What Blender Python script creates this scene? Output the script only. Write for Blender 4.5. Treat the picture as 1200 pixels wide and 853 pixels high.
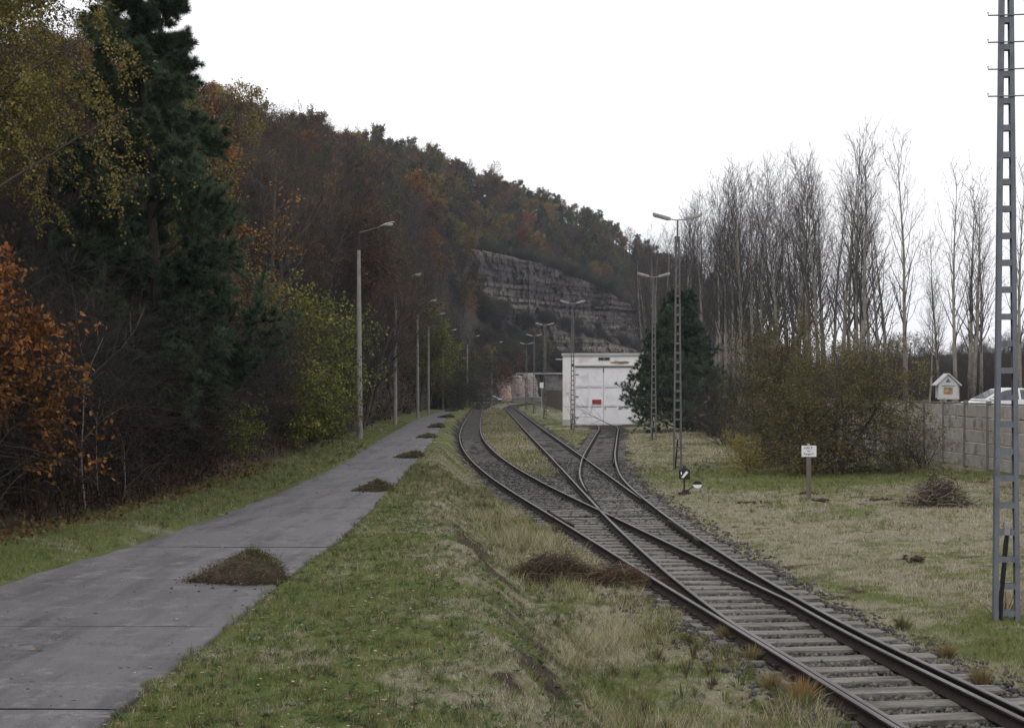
import bpy, math, random, colorsys
import numpy as np
from mathutils import Vector, Matrix

for o in list(bpy.data.objects):
    bpy.data.objects.remove(o)
scene = bpy.context.scene
C = scene.collection

# ------------------------------------------------------------------ camera, sky, sun, exposure
CAM_Z = 3.2          # eye height above the rail heads (z = 0)
FOC = 1600.0         # focal length in pixels of the 1200 px wide photograph
HOR = 455.0          # image row of the horizon
cam_data = bpy.data.cameras.new("camera")
cam = bpy.data.objects.new("camera", cam_data)
C.objects.link(cam)
cam.location = (0, 0, CAM_Z)
cam.rotation_euler = (math.radians(90), 0, 0)
cam_data.sensor_width = 36.0
cam_data.lens = FOC / 1200.0 * 36.0
cam_data.shift_y = (HOR - 426.5) / 1200.0
cam_data.clip_start = 0.1
cam_data.clip_end = 6000
scene.camera = cam

SUN_EL, SUN_AZ = math.radians(36), math.radians(212)   # azimuth clockwise from +Y
world = bpy.data.worlds.new("World")
scene.world = world
world.use_nodes = True
wn = world.node_tree.nodes
wl = world.node_tree.links
wn.clear()
w_out = wn.new("ShaderNodeOutputWorld")
w_bg = wn.new("ShaderNodeBackground")
w_bg.inputs["Strength"].default_value = 0.1
w_sky = wn.new("ShaderNodeTexSky")
w_sky.sky_type = 'NISHITA'
w_sky.sun_disc = False
w_sky.sun_elevation = SUN_EL
w_sky.sun_rotation = SUN_AZ
w_tc = wn.new("ShaderNodeTexCoord")
w_map = wn.new("ShaderNodeMapping")
w_map.inputs["Scale"].default_value = (1.0, 1.0, 3.0)
w_noise = wn.new("ShaderNodeTexNoise")
w_noise.inputs["Scale"].default_value = 2.3
w_noise.inputs["Detail"].default_value = 5.0
w_ramp = wn.new("ShaderNodeValToRGB")
w_ramp.color_ramp.elements[0].position = 0.30
w_ramp.color_ramp.elements[0].color = (0.74, 0.74, 0.74, 1)
w_ramp.color_ramp.elements[1].position = 0.50
w_ramp.color_ramp.elements[1].color = (1, 1, 1, 1)
w_mix = wn.new("ShaderNodeMix")
w_mix.data_type = 'RGBA'
w_mix.inputs[7].default_value = (12.2, 12.1, 12.3, 1)     # bright even cloud cover
wl.new(w_tc.outputs["Generated"], w_map.inputs["Vector"])
wl.new(w_map.outputs[0], w_noise.inputs["Vector"])
wl.new(w_noise.outputs["Fac"], w_ramp.inputs[0])
wl.new(w_ramp.outputs[0], w_mix.inputs[0])
wl.new(w_sky.outputs[0], w_mix.inputs[6])
wl.new(w_mix.outputs[2], w_bg.inputs["Color"])
wl.new(w_bg.outputs[0], w_out.inputs["Surface"])

sun_data = bpy.data.lights.new("sun", 'SUN')
sun_data.energy = 0.8
sun_data.angle = math.radians(18)
sun_data.color = (1.0, 0.96, 0.9)
sun = bpy.data.objects.new("sun", sun_data)
C.objects.link(sun)
sd = Vector((math.sin(SUN_AZ) * math.cos(SUN_EL), math.cos(SUN_AZ) * math.cos(SUN_EL), math.sin(SUN_EL)))
sun.rotation_euler = (-sd).to_track_quat('-Z', 'Y').to_euler()
sun.location = (30, -20, 60)

scene.view_settings.view_transform = 'Standard'
scene.view_settings.look = 'None'
scene.view_settings.exposure = 0.0
scene.view_settings.gamma = 1.0
scene.cycles.max_bounces = 6
scene.cycles.diffuse_bounces = 3
scene.cycles.transmission_bounces = 4
scene.cycles.volume_bounces = 1
scene.cycles.caustics_reflective = False
scene.cycles.caustics_refractive = False

# ------------------------------------------------------------------ helpers
R = random.Random(7)
NR = np.random.default_rng(11)

def xat(px, y):                       # X of photo column px at distance y
    return (px - 600.0) / FOC * y

def yat(py, z):                       # distance of a point at height z seen at row py
    return FOC * (CAM_Z - z) / (py - HOR)

def hsh(ix, iy, seed=0):
    ix = ix.astype(np.int64); iy = iy.astype(np.int64)
    h = (ix * 374761393 + iy * 668265263 + seed * 1442695041) & 0x7fffffff
    h = ((h ^ (h >> 13)) * 1274126177) & 0x7fffffff
    h = h ^ (h >> 16)
    return (h & 0xffff) / 65535.0

def vnoise(x, y, seed=0):
    x = np.asarray(x, float); y = np.asarray(y, float)
    ix = np.floor(x); iy = np.floor(y)
    fx = x - ix; fy = y - iy
    fx = fx * fx * (3 - 2 * fx); fy = fy * fy * (3 - 2 * fy)
    a = hsh(ix, iy, seed); b = hsh(ix + 1, iy, seed); c = hsh(ix, iy + 1, seed); d = hsh(ix + 1, iy + 1, seed)
    return (a * (1 - fx) + b * fx) * (1 - fy) + (c * (1 - fx) + d * fx) * fy

def fbm(x, y, seed=0, octv=4):
    s = 0; a = 0.5
    for k in range(octv):
        s = s + a * vnoise(np.asarray(x) * 2 ** k + 17.3 * k, np.asarray(y) * 2 ** k + 5.1 * k, seed + k)
        a *= 0.5
    return s / (1 - 0.5 ** octv)

def sstep(a, b, x):
    t = np.clip((x - a) / (b - a), 0, 1)
    return t * t * (3 - 2 * t)

def setp(o, label=None, cat=None, group=None, kind=None):
    if label: o['label'] = label
    if cat: o['category'] = cat
    if group: o['group'] = group
    if kind: o['kind'] = kind
    return o

def link(o, parent=None):
    C.objects.link(o)
    if parent is not None:
        o.parent = parent
    return o

def empty(name, loc, label, cat, rz=0, group=None):
    o = bpy.data.objects.new(name, None)
    o.empty_display_size = 0.3
    C.objects.link(o)
    o.location = loc
    o.rotation_euler = (0, 0, rz)
    return setp(o, label, cat, group)

def copy_tree(o, parent=None):
    c = o.copy()
    C.objects.link(c)
    if parent is not None:
        c.parent = parent
    for ch in list(o.children):
        copy_tree(ch, c)
    return c

def fast_mesh(name, V, faces, mats, midx=None, col=None, smooth=False, pcol=None):
    """faces: list of int arrays (n,k); midx / col: one entry per face in the same order"""
    me = bpy.data.meshes.new(name)
    V = np.ascontiguousarray(V, dtype=np.float32)
    me.vertices.add(len(V))
    me.vertices.foreach_set("co", V.ravel())
    faces = [np.asarray(f, dtype=np.int32) for f in faces if len(f)]
    nl = sum(f.size for f in faces); nf = sum(len(f) for f in faces)
    me.loops.add(nl)
    me.loops.foreach_set("vertex_index", np.concatenate([f.ravel() for f in faces]))
    tot = np.concatenate([np.full(len(f), f.shape[1], np.int32) for f in faces])
    st = np.concatenate([[0], np.cumsum(tot)[:-1]]).astype(np.int32)
    me.polygons.add(nf)
    me.polygons.foreach_set("loop_start", st)
    for m in (mats if isinstance(mats, (list, tuple)) else [mats]):
        me.materials.append(m)
    if midx is not None:
        me.polygons.foreach_set("material_index", np.asarray(midx, np.int32))
    if smooth is not False:
        sm = np.full(nf, True) if smooth is True else np.asarray(smooth, bool)
        me.polygons.foreach_set("use_smooth", sm)
    me.update(calc_edges=True)
    if col is not None:
        at = me.attributes.new("Col", 'FLOAT_COLOR', 'FACE')
        c4 = np.ones((nf, 4), np.float32); c4[:, :3] = col
        at.data.foreach_set("color", c4.ravel())
    if pcol is not None:
        at = me.attributes.new("Mask", 'FLOAT_COLOR', 'POINT')
        c4 = np.ones((len(V), 4), np.float32); c4[:, :pcol.shape[1]] = pcol
        at.data.foreach_set("color", c4.ravel())
    return me

def mobj(name, me, parent=None, loc=None):
    o = bpy.data.objects.new(name, me)
    link(o, parent)
    if loc is not None:
        o.location = loc
    return o

class MB:
    """collects boxes, bars, tubes and prisms into one mesh"""
    def __init__(s):
        s.V = []; s.F = []; s.M = []; s.n = 0
    def add(s, V, F, m=0):
        V = [tuple(v) for v in V]
        s.V += V
        s.F += [tuple(i + s.n for i in f) for f in F]
        s.M += [m] * len(F)
        s.n += len(V)
        return s
    def box(s, c, d, m=0, rot=None, bev=0.0, taper=1.0):
        x, y, z = d[0] / 2, d[1] / 2, d[2] / 2
        if bev <= 0:
            vs = []
            for zz, k in ((-z, 1.0), (z, taper)):
                vs += [(-x * k, -y * k, zz), (x * k, -y * k, zz), (x * k, y * k, zz), (-x * k, y * k, zz)]
            fs = [(0, 3, 2, 1), (4, 5, 6, 7), (0, 1, 5, 4), (1, 2, 6, 5), (2, 3, 7, 6), (3, 0, 4, 7)]
        else:
            b = min(bev, x * .9, y * .9, z * .9)
            ring = lambda xx, yy, zz: [(-xx, -yy, zz), (xx, -yy, zz), (xx, yy, zz), (-xx, yy, zz)]
            vs = ring(x - b, y - b, -z) + ring(x, y, -z + b) + ring(x * taper, y * taper, z - b) + ring((x - b) * taper, (y - b) * taper, z)
            fs = [(0, 3, 2, 1), (12, 13, 14, 15)]
            for k in range(3):
                for i in range(4):
                    j = (i + 1) % 4
                    fs.append((k * 4 + i, k * 4 + j, k * 4 + 4 + j, k * 4 + 4 + i))
        if rot is not None:
            mt = rot if isinstance(rot, Matrix) else Matrix.Rotation(rot, 3, 'Z')
            vs = [mt @ Vector(v) for v in vs]
        return s.add([(v[0] + c[0], v[1] + c[1], v[2] + c[2]) for v in vs], fs, m)
    def bar(s, a, b, w, h=None, m=0, up=(0, 0, 1)):
        a = Vector(a); b = Vector(b); h = w if h is None else h
        d = (b - a).normalized(); u = Vector(up)
        if abs(d.dot(u)) > 0.98: u = Vector((0, 1, 0))
        r = d.cross(u).normalized(); u = r.cross(d)
        vs = []
        for p in (a, b):
            vs += [p - r * w / 2 - u * h / 2, p + r * w / 2 - u * h / 2, p + r * w / 2 + u * h / 2, p - r * w / 2 + u * h / 2]
        return s.add(vs, [(0, 3, 2, 1), (4, 5, 6, 7), (0, 1, 5, 4), (1, 2, 6, 5), (2, 3, 7, 6), (3, 0, 4, 7)], m)
    def tube(s, pts, rad, k=8, m=0, cap=True):
        pts = [Vector(p) for p in pts]
        rad = rad if isinstance(rad, (list, tuple)) else [rad] * len(pts)
        vs = []; fs = []
        for i, p in enumerate(pts):
            d = (pts[min(i + 1, len(pts) - 1)] - pts[max(i - 1, 0)]).normalized()
            ref = Vector((0, 0, 1)) if abs(d.z) < .9 else Vector((1, 0, 0))
            r = d.cross(ref).normalized(); u = r.cross(d)
            for j in range(k):
                a = 2 * math.pi * j / k
                vs.append(p + (r * math.cos(a) + u * math.sin(a)) * rad[i])
        for i in range(len(pts) - 1):
            for j in range(k):
                j2 = (j + 1) % k
                fs.append((i * k + j, i * k + j2, (i + 1) * k + j2, (i + 1) * k + j))
        if cap:
            fs.append(tuple(range(k))[::-1]); fs.append(tuple((len(pts) - 1) * k + j for j in range(k)))
        return s.add(vs, fs, m)
    def ball(s, c, r, m=0, k=10, sq=(1, 1, 1), noise=0, seed=0):
        rr = random.Random(seed); vs = []; fs = []; n = k // 2
        for i in range(1, n):
            th = math.pi * i / n
            for j in range(k):
                a = 2 * math.pi * j / k
                q = r * (1 + rr.uniform(-noise, noise))
                vs.append((c[0] + q * sq[0] * math.sin(th) * math.cos(a), c[1] + q * sq[1] * math.sin(th) * math.sin(a), c[2] + q * sq[2] * math.cos(th)))
        vs.append((c[0], c[1], c[2] + r * sq[2])); vs.append((c[0], c[1], c[2] - r * sq[2]))
        T, B = len(vs) - 2, len(vs) - 1
        for i in range(n - 2):
            for j in range(k):
                j2 = (j + 1) % k
                fs.append((i * k + j, (i + 1) * k + j, (i + 1) * k + j2, i * k + j2))
        for j in range(k):
            j2 = (j + 1) % k
            fs.append((T, j, j2)); fs.append((B, (n - 2) * k + j2, (n - 2) * k + j))
        return s.add(vs, fs, m)
    def prism(s, poly, axis, a, b, m=0):
        """poly: 2-D outline swept along axis from a to b"""
        n = len(poly); vs = []
        for t in (a, b):
            for (u, v) in poly:
                vs.append({'x': (t, u, v), 'y': (u, t, v), 'z': (u, v, t)}[axis])
        fs = [tuple(range(n))[::-1], tuple(range(n, 2 * n))]
        for i in range(n):
            j = (i + 1) % n
            fs.append((i, j, n + j, n + i))
        return s.add(vs, fs, m)
    def mesh(s, name, mats, smooth=False):
        me = bpy.data.meshes.new(name)
        me.from_pydata([tuple(v) for v in s.V], [], s.F)
        for mm in (mats if isinstance(mats, (list, tuple)) else [mats]):
            me.materials.append(mm)
        me.polygons.foreach_set("material_index", s.M)
        if smooth:
            me.polygons.foreach_set("use_smooth", [True] * len(s.F))
        import bmesh
        bm = bmesh.new(); bm.from_mesh(me)
        bmesh.ops.recalc_face_normals(bm, faces=bm.faces)
        bm.to_mesh(me); bm.free()
        me.update()
        return me
    def build(s, name, mats, parent=None, loc=None, smooth=False):
        return mobj(name, s.mesh(name, mats, smooth), parent, loc)

# ------------------------------------------------------------------ materials
def newmat(name):
    m = bpy.data.materials.new(name)
    m.use_nodes = True
    n = m.node_tree.nodes; l = m.node_tree.links
    b = n["Principled BSDF"]
    return m, n, l, b

def mixc(n, l, fac, a, b, mode='MIX'):
    x = n.new("ShaderNodeMix"); x.data_type = 'RGBA'; x.blend_type = mode
    for sock, v in ((x.inputs[0], fac), (x.inputs[6], a), (x.inputs[7], b)):
        if isinstance(v, (int, float)): sock.default_value = v
        elif isinstance(v, tuple): sock.default_value = (*v[:3], 1)
        else: l.new(v, sock)
    return x.outputs[2]

def noise(n, l, vec, scale, detail=4.0, rough=0.6, dist=0.0):
    t = n.new("ShaderNodeTexNoise")
    t.inputs["Scale"].default_value = scale
    t.inputs["Detail"].default_value = detail
    t.inputs["Roughness"].default_value = rough
    t.inputs["Distortion"].default_value = dist
    l.new(vec, t.inputs["Vector"])
    return t.outputs["Fac"]

def ramp(n, l, fac, lo, hi):
    r = n.new("ShaderNodeMapRange")
    r.inputs[1].default_value = lo; r.inputs[2].default_value = hi
    l.new(fac, r.inputs[0])
    return r.outputs[0]

def coords(n, l, obj=True, jitter=True):
    tc = n.new("ShaderNodeTexCoord")
    if not obj:
        g = n.new("ShaderNodeNewGeometry")
        return g.outputs["Position"]
    if not jitter:
        return tc.outputs["Object"]
    oi = n.new("ShaderNodeObjectInfo")
    va = n.new("ShaderNodeVectorMath"); va.operation = 'MULTIPLY_ADD'
    cx = n.new("ShaderNodeCombineXYZ")
    for k in range(3): l.new(oi.outputs["Random"], cx.inputs[k])
    l.new(cx.outputs[0], va.inputs[0]); va.inputs[1].default_value = (37, 91, 53)
    l.new(tc.outputs["Object"], va.inputs[2])
    return va.outputs[0]

def bump(n, l, b, h, strength, dist=0.02):
    bp = n.new("ShaderNodeBump")
    bp.inputs["Strength"].default_value = strength
    bp.inputs["Distance"].default_value = dist
    l.new(h, bp.inputs["Height"])
    l.new(bp.outputs[0], b.inputs["Normal"])

def pmat(name, c1, c2, scale=6.0, rough=0.8, bmp=0.3, fine=40.0, c3=None, s3=1.5, lo=0.35, hi=0.65, metal=0.0, stretch=None, world=False, spec=0.3, bdist=0.01, fv=0.26):
    m, n, l, b = newmat(name)
    v = coords(n, l, obj=not world)
    if stretch:
        mp = n.new("ShaderNodeMapping"); mp.inputs["Scale"].default_value = stretch
        l.new(v, mp.inputs["Vector"]); v = mp.outputs[0]
    f1 = noise(n, l, v, scale, 5, .65)
    f2 = noise(n, l, v, fine, 3, .6)
    c = mixc(n, l, ramp(n, l, f1, lo, hi), c1, c2)
    dk = mixc(n, l, ramp(n, l, f2, .3, .7), (1 - fv, 1 - fv, 1 - fv), (1 + fv, 1 + fv, 1 + fv))
    c = mixc(n, l, 1.0, c, dk, 'MULTIPLY')
    if c3 is not None:
        c = mixc(n, l, ramp(n, l, noise(n, l, v, s3, 5, .7), .52, .68), c, c3)
    l.new(c, b.inputs["Base Color"])
    b.inputs["Roughness"].default_value = rough
    b.inputs["Metallic"].default_value = metal
    b.inputs["Specular IOR Level"].default_value = spec
    if bmp: bump(n, l, b, f2, bmp, bdist)
    return m

def leafmat(name, trans=0.3, rough=0.6, vary=0.35):
    m, n, l, b = newmat(name)
    at = n.new("ShaderNodeAttribute"); at.attribute_name = "Col"
    oi = n.new("ShaderNodeObjectInfo")
    mr = n.new("ShaderNodeMapRange")
    mr.inputs[3].default_value = 1 - vary; mr.inputs[4].default_value = 1 + vary
    l.new(oi.outputs["Random"], mr.inputs[0])
    hs = n.new("ShaderNodeHueSaturation")
    mr2 = n.new("ShaderNodeMapRange"); mr2.inputs[3].default_value = 0.485; mr2.inputs[4].default_value = 0.515
    ma = n.new("ShaderNodeMath"); ma.operation = 'MULTIPLY'; ma.inputs[1].default_value = 7.31
    fr = n.new("ShaderNodeMath"); fr.operation = 'FRACT'
    l.new(oi.outputs["Random"], ma.inputs[0]); l.new(ma.outputs[0], fr.inputs[0]); l.new(fr.outputs[0], mr2.inputs[0])
    l.new(mr2.outputs[0], hs.inputs["Hue"])
    l.new(mr.outputs[0], hs.inputs["Value"])
    l.new(at.outputs["Color"], hs.inputs["Color"])
    l.new(hs.outputs[0], b.inputs["Base Color"])
    b.inputs["Roughness"].default_value = rough
    b.inputs["Specular IOR Level"].default_value = 0.2
    if trans > 0:
        tr = n.new("ShaderNodeBsdfTranslucent")
        l.new(hs.outputs[0], tr.inputs["Color"])
        mx = n.new("ShaderNodeMixShader"); mx.inputs[0].default_value = trans
        l.new(b.outputs[0], mx.inputs[1]); l.new(tr.outputs[0], mx.inputs[2])
        l.new(mx.outputs[0], n["Material Output"].inputs["Surface"])
    return m

M = {}
M['leaf'] = leafmat('leaf_surface')
M['needle'] = leafmat('needle_surface', 0.12, 0.5, 0.25)
M['twig'] = leafmat('twig_bark', 0.0, 0.85, 0.25)
M['grass'] = leafmat('grass_blades', 0.3, 0.6, 0.0)
M['litter'] = leafmat('fallen_leaf', 0.1, 0.7, 0.0)
M['stone'] = leafmat('ballast_stone', 0.0, 0.85, 0.0)
M['bark'] = pmat('brown_bark', (.045, .036, .032), (.09, .075, .065), 5, .9, .5, 25, stretch=(1, 1, .25))
M['poplar_bark'] = pmat('pale_poplar_bark', (.17, .15, .135), (.28, .26, .23), 3, .9, .4, 22, c3=(.09, .08, .07), stretch=(1, 1, .3))
M['birch_bark'] = pmat('white_birch_bark', (.45, .43, .40), (.55, .53, .5), 3, .8, .3, 20, c3=(.06, .05, .05), s3=5, stretch=(1, 1, 3))
M['rail_head'] = pmat('worn_rail_head', (.085, .073, .075), (.16, .145, .15), 3, .5, .1, 60, metal=.5, stretch=(1, .1, 1), world=True, spec=.5)
M['rail_side'] = pmat('rusty_rail_side', (.016, .012, .011), (.034, .024, .021), 6, .85, .3, 50, world=True)
M['sleeper'] = pmat('weathered_sleeper_wood', (.095, .088, .078), (.225, .215, .195), 3.0, .9, .8, 30, c3=(.055, .048, .04), s3=3.5, stretch=(.35, 3.0, 1))
M['sleeper_dark'] = pmat('dark_sleeper_wood', (.08, .072, .068), (.15, .14, .13), 3.0, .9, .8, 30, c3=(.05, .045, .04), s3=2.5, stretch=(.35, 3.0, 1))
M['iron'] = pmat('dark_iron', (.018, .016, .016), (.035, .028, .026), 9, .7, .3, 60)
M['mast'] = pmat('grey_blue_mast_paint', (.115, .128, .155), (.145, .158, .185), 4, .55, .15, 60, c3=(.085, .09, .105), s3=2.5, spec=.4)
M['mast_dark'] = pmat('weathered_mast_steel', (.10, .10, .105), (.15, .145, .145), 5, .6, .15, 50, c3=(.08, .06, .05), s3=3)
M['concrete_pole'] = pmat('concrete_pole', (.22, .205, .19), (.30, .28, .26), 4, .9, .3, 50, c3=(.15, .135, .12), s3=2)
M['lamp_metal'] = pmat('lamp_metal', (.22, .21, .21), (.3, .29, .29), 6, .5, .1, 50)
M['lamp_arm'] = pmat('lamp_arm_steel', (.10, .095, .095), (.15, .145, .14), 6, .6, .1, 50)
M['lamp_glass'] = pmat('lamp_glass', (.62, .64, .66), (.7, .72, .74), 6, .15, 0, 50, spec=.6)
M['black'] = pmat('black_paint', (.012, .012, .013), (.022, .022, .022), 8, .55, .15, 60)
M['white'] = pmat('white_paint', (.68, .68, .69), (.78, .78, .79), 3, .55, .1, 40, fv=.05)
M['cable'] = pmat('black_cable', (.01, .01, .011), (.02, .02, .02), 8, .5, 0, 40)
M['wall_conc'] = pmat('stained_wall_concrete', (.30, .28, .265), (.40, .375, .355), 1.6, .9, .4, 30, c3=(.13, .12, .11), s3=1.2)
M['wall_post'] = pmat('wall_post_concrete', (.15, .135, .12), (.21, .19, .17), 2.5, .9, .4, 30, c3=(.09, .08, .07), s3=2)
M['soil'] = pmat('dark_soil', (.035, .026, .02), (.075, .055, .04), 6, .95, 1.0, 30, world=True, bdist=.03)
# ------------------------------------------------------------------ layout curves (metres)
def smooth_curve(pts, ys):
    """Catmull-Rom style smooth x(y) through points"""
    y = np.array([p[0] for p in pts], float); x = np.array([p[1] for p in pts], float)
    m = np.gradient(x, y)
    ys = np.asarray(ys, float)
    i = np.clip(np.searchsorted(y, ys) - 1, 0, len(y) - 2)
    h = y[i + 1] - y[i]; t = (ys - y[i]) / h
    h00 = 2 * t**3 - 3 * t**2 + 1; h10 = t**3 - 2 * t**2 + t; h01 = -2 * t**3 + 3 * t**2; h11 = t**3 - t**2
    r = h00 * x[i] + h10 * h * m[i] + h01 * x[i + 1] + h11 * h * m[i + 1]
    lo = x[0] + m[0] * (ys - y[0]); hi = x[-1] + m[-1] * (ys - y[-1])
    return np.where(ys < y[0], lo, np.where(ys > y[-1], hi, r))

ROAD_Z = ([-60, 0, 12, 20, 40, 70, 120, 200, 300, 900], [.85, .78, .75, .70, .60, .55, .45, .30, .12, 0.05])
def road_z(y): return np.interp(y, *ROAD_Z)

def edge(pxs):
    out = []
    for px, py in pxs:
        y = 20.0
        for k in range(30): y = yat(py, float(road_z(y)))
        out.append((y, xat(px, y)))
    return out
e_r = edge([(120, 850), (190, 790), (240, 757), (300, 704), (383, 644), (421, 611), (452, 580), (504, 519), (520.5, 494), (530, 482)])
e_l = edge([(0, 686), (150, 640), (380, 553.5), (443, 517), (485, 493), (519, 480)])
e_r = [(-40, -1.6), (0, -2.55)] + e_r + [(200, -7.3), (240, -8.0), (280, -7.4), (300, -5.8), (318, -2.4), (335, 4), (350, 16), (460, 90)]
e_l = [(-40, -5.6), (0, -6.0), (9, -5.95)] + e_l + [(205, -10.2), (240, -11.0), (282, -10.5), (303, -8.9), (321, -5.4), (338, 1), (353, 13), (466, 88)]
def road_r(y): return smooth_curve(e_r, y)
def road_l(y): return smooth_curve(e_l, y)

CREST = ([-40, 5, 9.85, 12.9, 16.7, 21.2, 31.4, 45, 60, 90, 130, 200, 260, 320, 460], [1.5, .45, .22, -.08, -.42, -.8, -1.6, -2.4, -3.15, -4.4, -5.3, -7.0, -6.6, 1.6, 42])
def crest(y): return np.interp(y, *CREST)

TL = [(-10, 7.2), (0, 5.95), (6, 5.24), (12.9, 4.40), (18, 3.78), (23, 3.15), (27.8, 2.57), (32.2, 2.03), (37.1, 1.42), (43.3, .66), (52.4, -.31), (60.7, -1.04), (73.1, -1.88), (88.9, -2.66), (110, -3.32), (140, -3.95), (180, -4.7), (215, -5.3), (240, -5.3), (270, -4.6), (290, -3.2), (305, -.6), (318, 4), (328, 11), (336, 20), (342, 30), (350, 46)]
TM = [(-10, 7.25), (0, 6.0), (6, 5.27), (13.5, 4.37), (18, 3.84), (23, 3.50), (27, 3.33), (33.5, 3.13), (40, 3.0), (50, 2.82), (63, 2.58), (77, 2.3), (102, 1.80), (133, 1.22), (180, .40), (215, -.2), (250, .1), (270, 1.2), (285, 3.2), (297, 6.5), (306, 11), (314, 18), (321, 27), (330, 42)]
TR = [(-10, 7.26), (0, 6.01), (6, 5.28), (13.5, 4.37), (18, 3.84), (23, 3.50), (27, 3.33), (33.5, 3.15), (40, 3.09), (45, 3.11), (49.5, 3.22), (55.7, 3.53), (63.6, 4.05), (80.9, 5.43), (95, 6.58), (108.9, 7.7), (122, 8.4)]
def tl(y): return smooth_curve(TL, y)
def tm(y): return smooth_curve(TM, y)
def tr(y): return smooth_curve(TR, y)

def track_dist(x, y):
    d = np.minimum(np.abs(x - tl(y)), np.abs(x - tm(y)))
    return np.minimum(d, np.where(y < 118, np.abs(x - tr(y)), 99))

WALL_X = 18.4
def ground_z(x, y):
    x = np.asarray(x, float); y = np.asarray(y, float)
    zr = road_z(y); l = road_l(y); r = road_r(y); c = crest(y)
    bw = np.interp(y, [0, 15, 60, 120], [1.9, 1.75, 1.1, .9])
    c = c - np.interp(y, [0, 20, 60], [.35, .3, .05])
    field = -.20 + .16 * sstep(6, 17, x) + .05 * sstep(20, 60, y)
    z = field
    zb = zr + .02 - (zr + .02 - field) * sstep(0, 1, (x - c) / bw)
    z = np.where(x < c + bw, zb, z)
    z = np.where(x < r + .0, zr - .05, z)
    lf = zr + .01 + .07 * np.clip(l - x, 0, 3) + .55 * np.clip(l - 2.2 - x, 0, 60) * sstep(340, 318, y)
    z = np.where(x < l, lf, z)
    # embankment carrying the street behind the wall
    z = np.where(x > WALL_X, z + (1.72) * sstep(WALL_X + .3, WALL_X + 3.2, x), z)
    td = track_dist(x, y)
    soft = sstep(1.3, 2.4, td) * np.where((x > l - .1) & (x < r + .1), 0, 1)
    b = (fbm(x * .55, y * .55, 3, 4) - .5) * .16 + (fbm(x * 3.1, y * 3.1, 9, 3) - .5) * .07
    # tufty raised sod along the bank top
    b = b + soft * np.exp(-((x - c - .5) / .6) ** 2) * (fbm(x * 2, y * 1.6, 21, 4) - .45) * .30 * np.where(y < 30, 1, .3)
    z = z + b * soft * np.where((x < r + .25) & (x > l - .25), .35, 1)
    z = np.where((x < tl(y) - .95) & (x > tl(y) - 2.4) & (y < 30), z + .075 * sstep(.95, 1.25, tl(y) - x), z)
    z = np.where((td < 2.2) & (x > tl(y) - .95), z - .015 + (vnoise(x * 6, y * 6, 4) - .5) * .03, z)
    return z

# ------------------------------------------------------------------ ground sheet
def ground_material():
    m, n, l, b = newmat('ground_surface')
    p = coords(n, l, obj=False)
    at = n.new("ShaderNodeAttribute"); at.attribute_name = "Mask"
    sp = n.new("ShaderNodeSeparateColor"); l.new(at.outputs["Color"], sp.inputs[0])
    fine = noise(n, l, p, 26, 5, .7); mid = noise(n, l, p, 2.6, 5, .65); big = noise(n, l, p, .35, 4, .6)
    green = mixc(n, l, ramp(n, l, mid, .3, .7), (.085, .105, .034), (.13, .15, .052))
    dry = mixc(n, l, ramp(n, l, mid, .3, .7), (.18, .165, .11), (.27, .25, .18))
    soil = mixc(n, l, ramp(n, l, fine, .3, .7), (.035, .026, .021), (.075, .056, .044))
    vo = n.new("ShaderNodeTexVoronoi"); vo.inputs["Scale"].default_value = 17; l.new(p, vo.inputs["Vector"])
    sepv = n.new("ShaderNodeSeparateColor"); l.new(vo.outputs["Color"], sepv.inputs[0])
    bal = mixc(n, l, sepv.outputs[0], (.036, .031, .028), (.10, .091, .083))
    bal = mixc(n, l, ramp(n, l, vo.outputs["Distance"], .35, .6), bal, (.02, .017, .017))
    def soften(chan, amt):
        s = n.new("ShaderNodeMath"); s.operation = 'MULTIPLY_ADD'
        l.new(mid, s.inputs[0]); s.inputs[1].default_value = amt
        ad = n.new("ShaderNodeMath"); ad.operation = 'ADD'
        ad.inputs[1].default_value = -amt * .5
        l.new(chan, ad.inputs[0]); l.new(ad.outputs[0], s.inputs[2])
        return ramp(n, l, s.outputs[0], .3, .7)
    g = mixc(n, l, soften(sp.outputs[1], 1.3), green, dry)
    g = mixc(n, l, soften(sp.outputs[2], 1.2), g, soil)
    g = mixc(n, l, soften(sp.outputs[0], 1.3), g, bal)
    dk = mixc(n, l, ramp(n, l, fine, .3, .7), (.62, .62, .62), (1.3, 1.3, 1.3))
    g = mixc(n, l, 1.0, g, dk, 'MULTIPLY')
    l.new(g, b.inputs["Base Color"])
    b.inputs["Roughness"].default_value = .95
    b.inputs["Specular IOR Level"].default_value = .1
    bump(n, l, b, fine, .8, .04)
    return m

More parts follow.
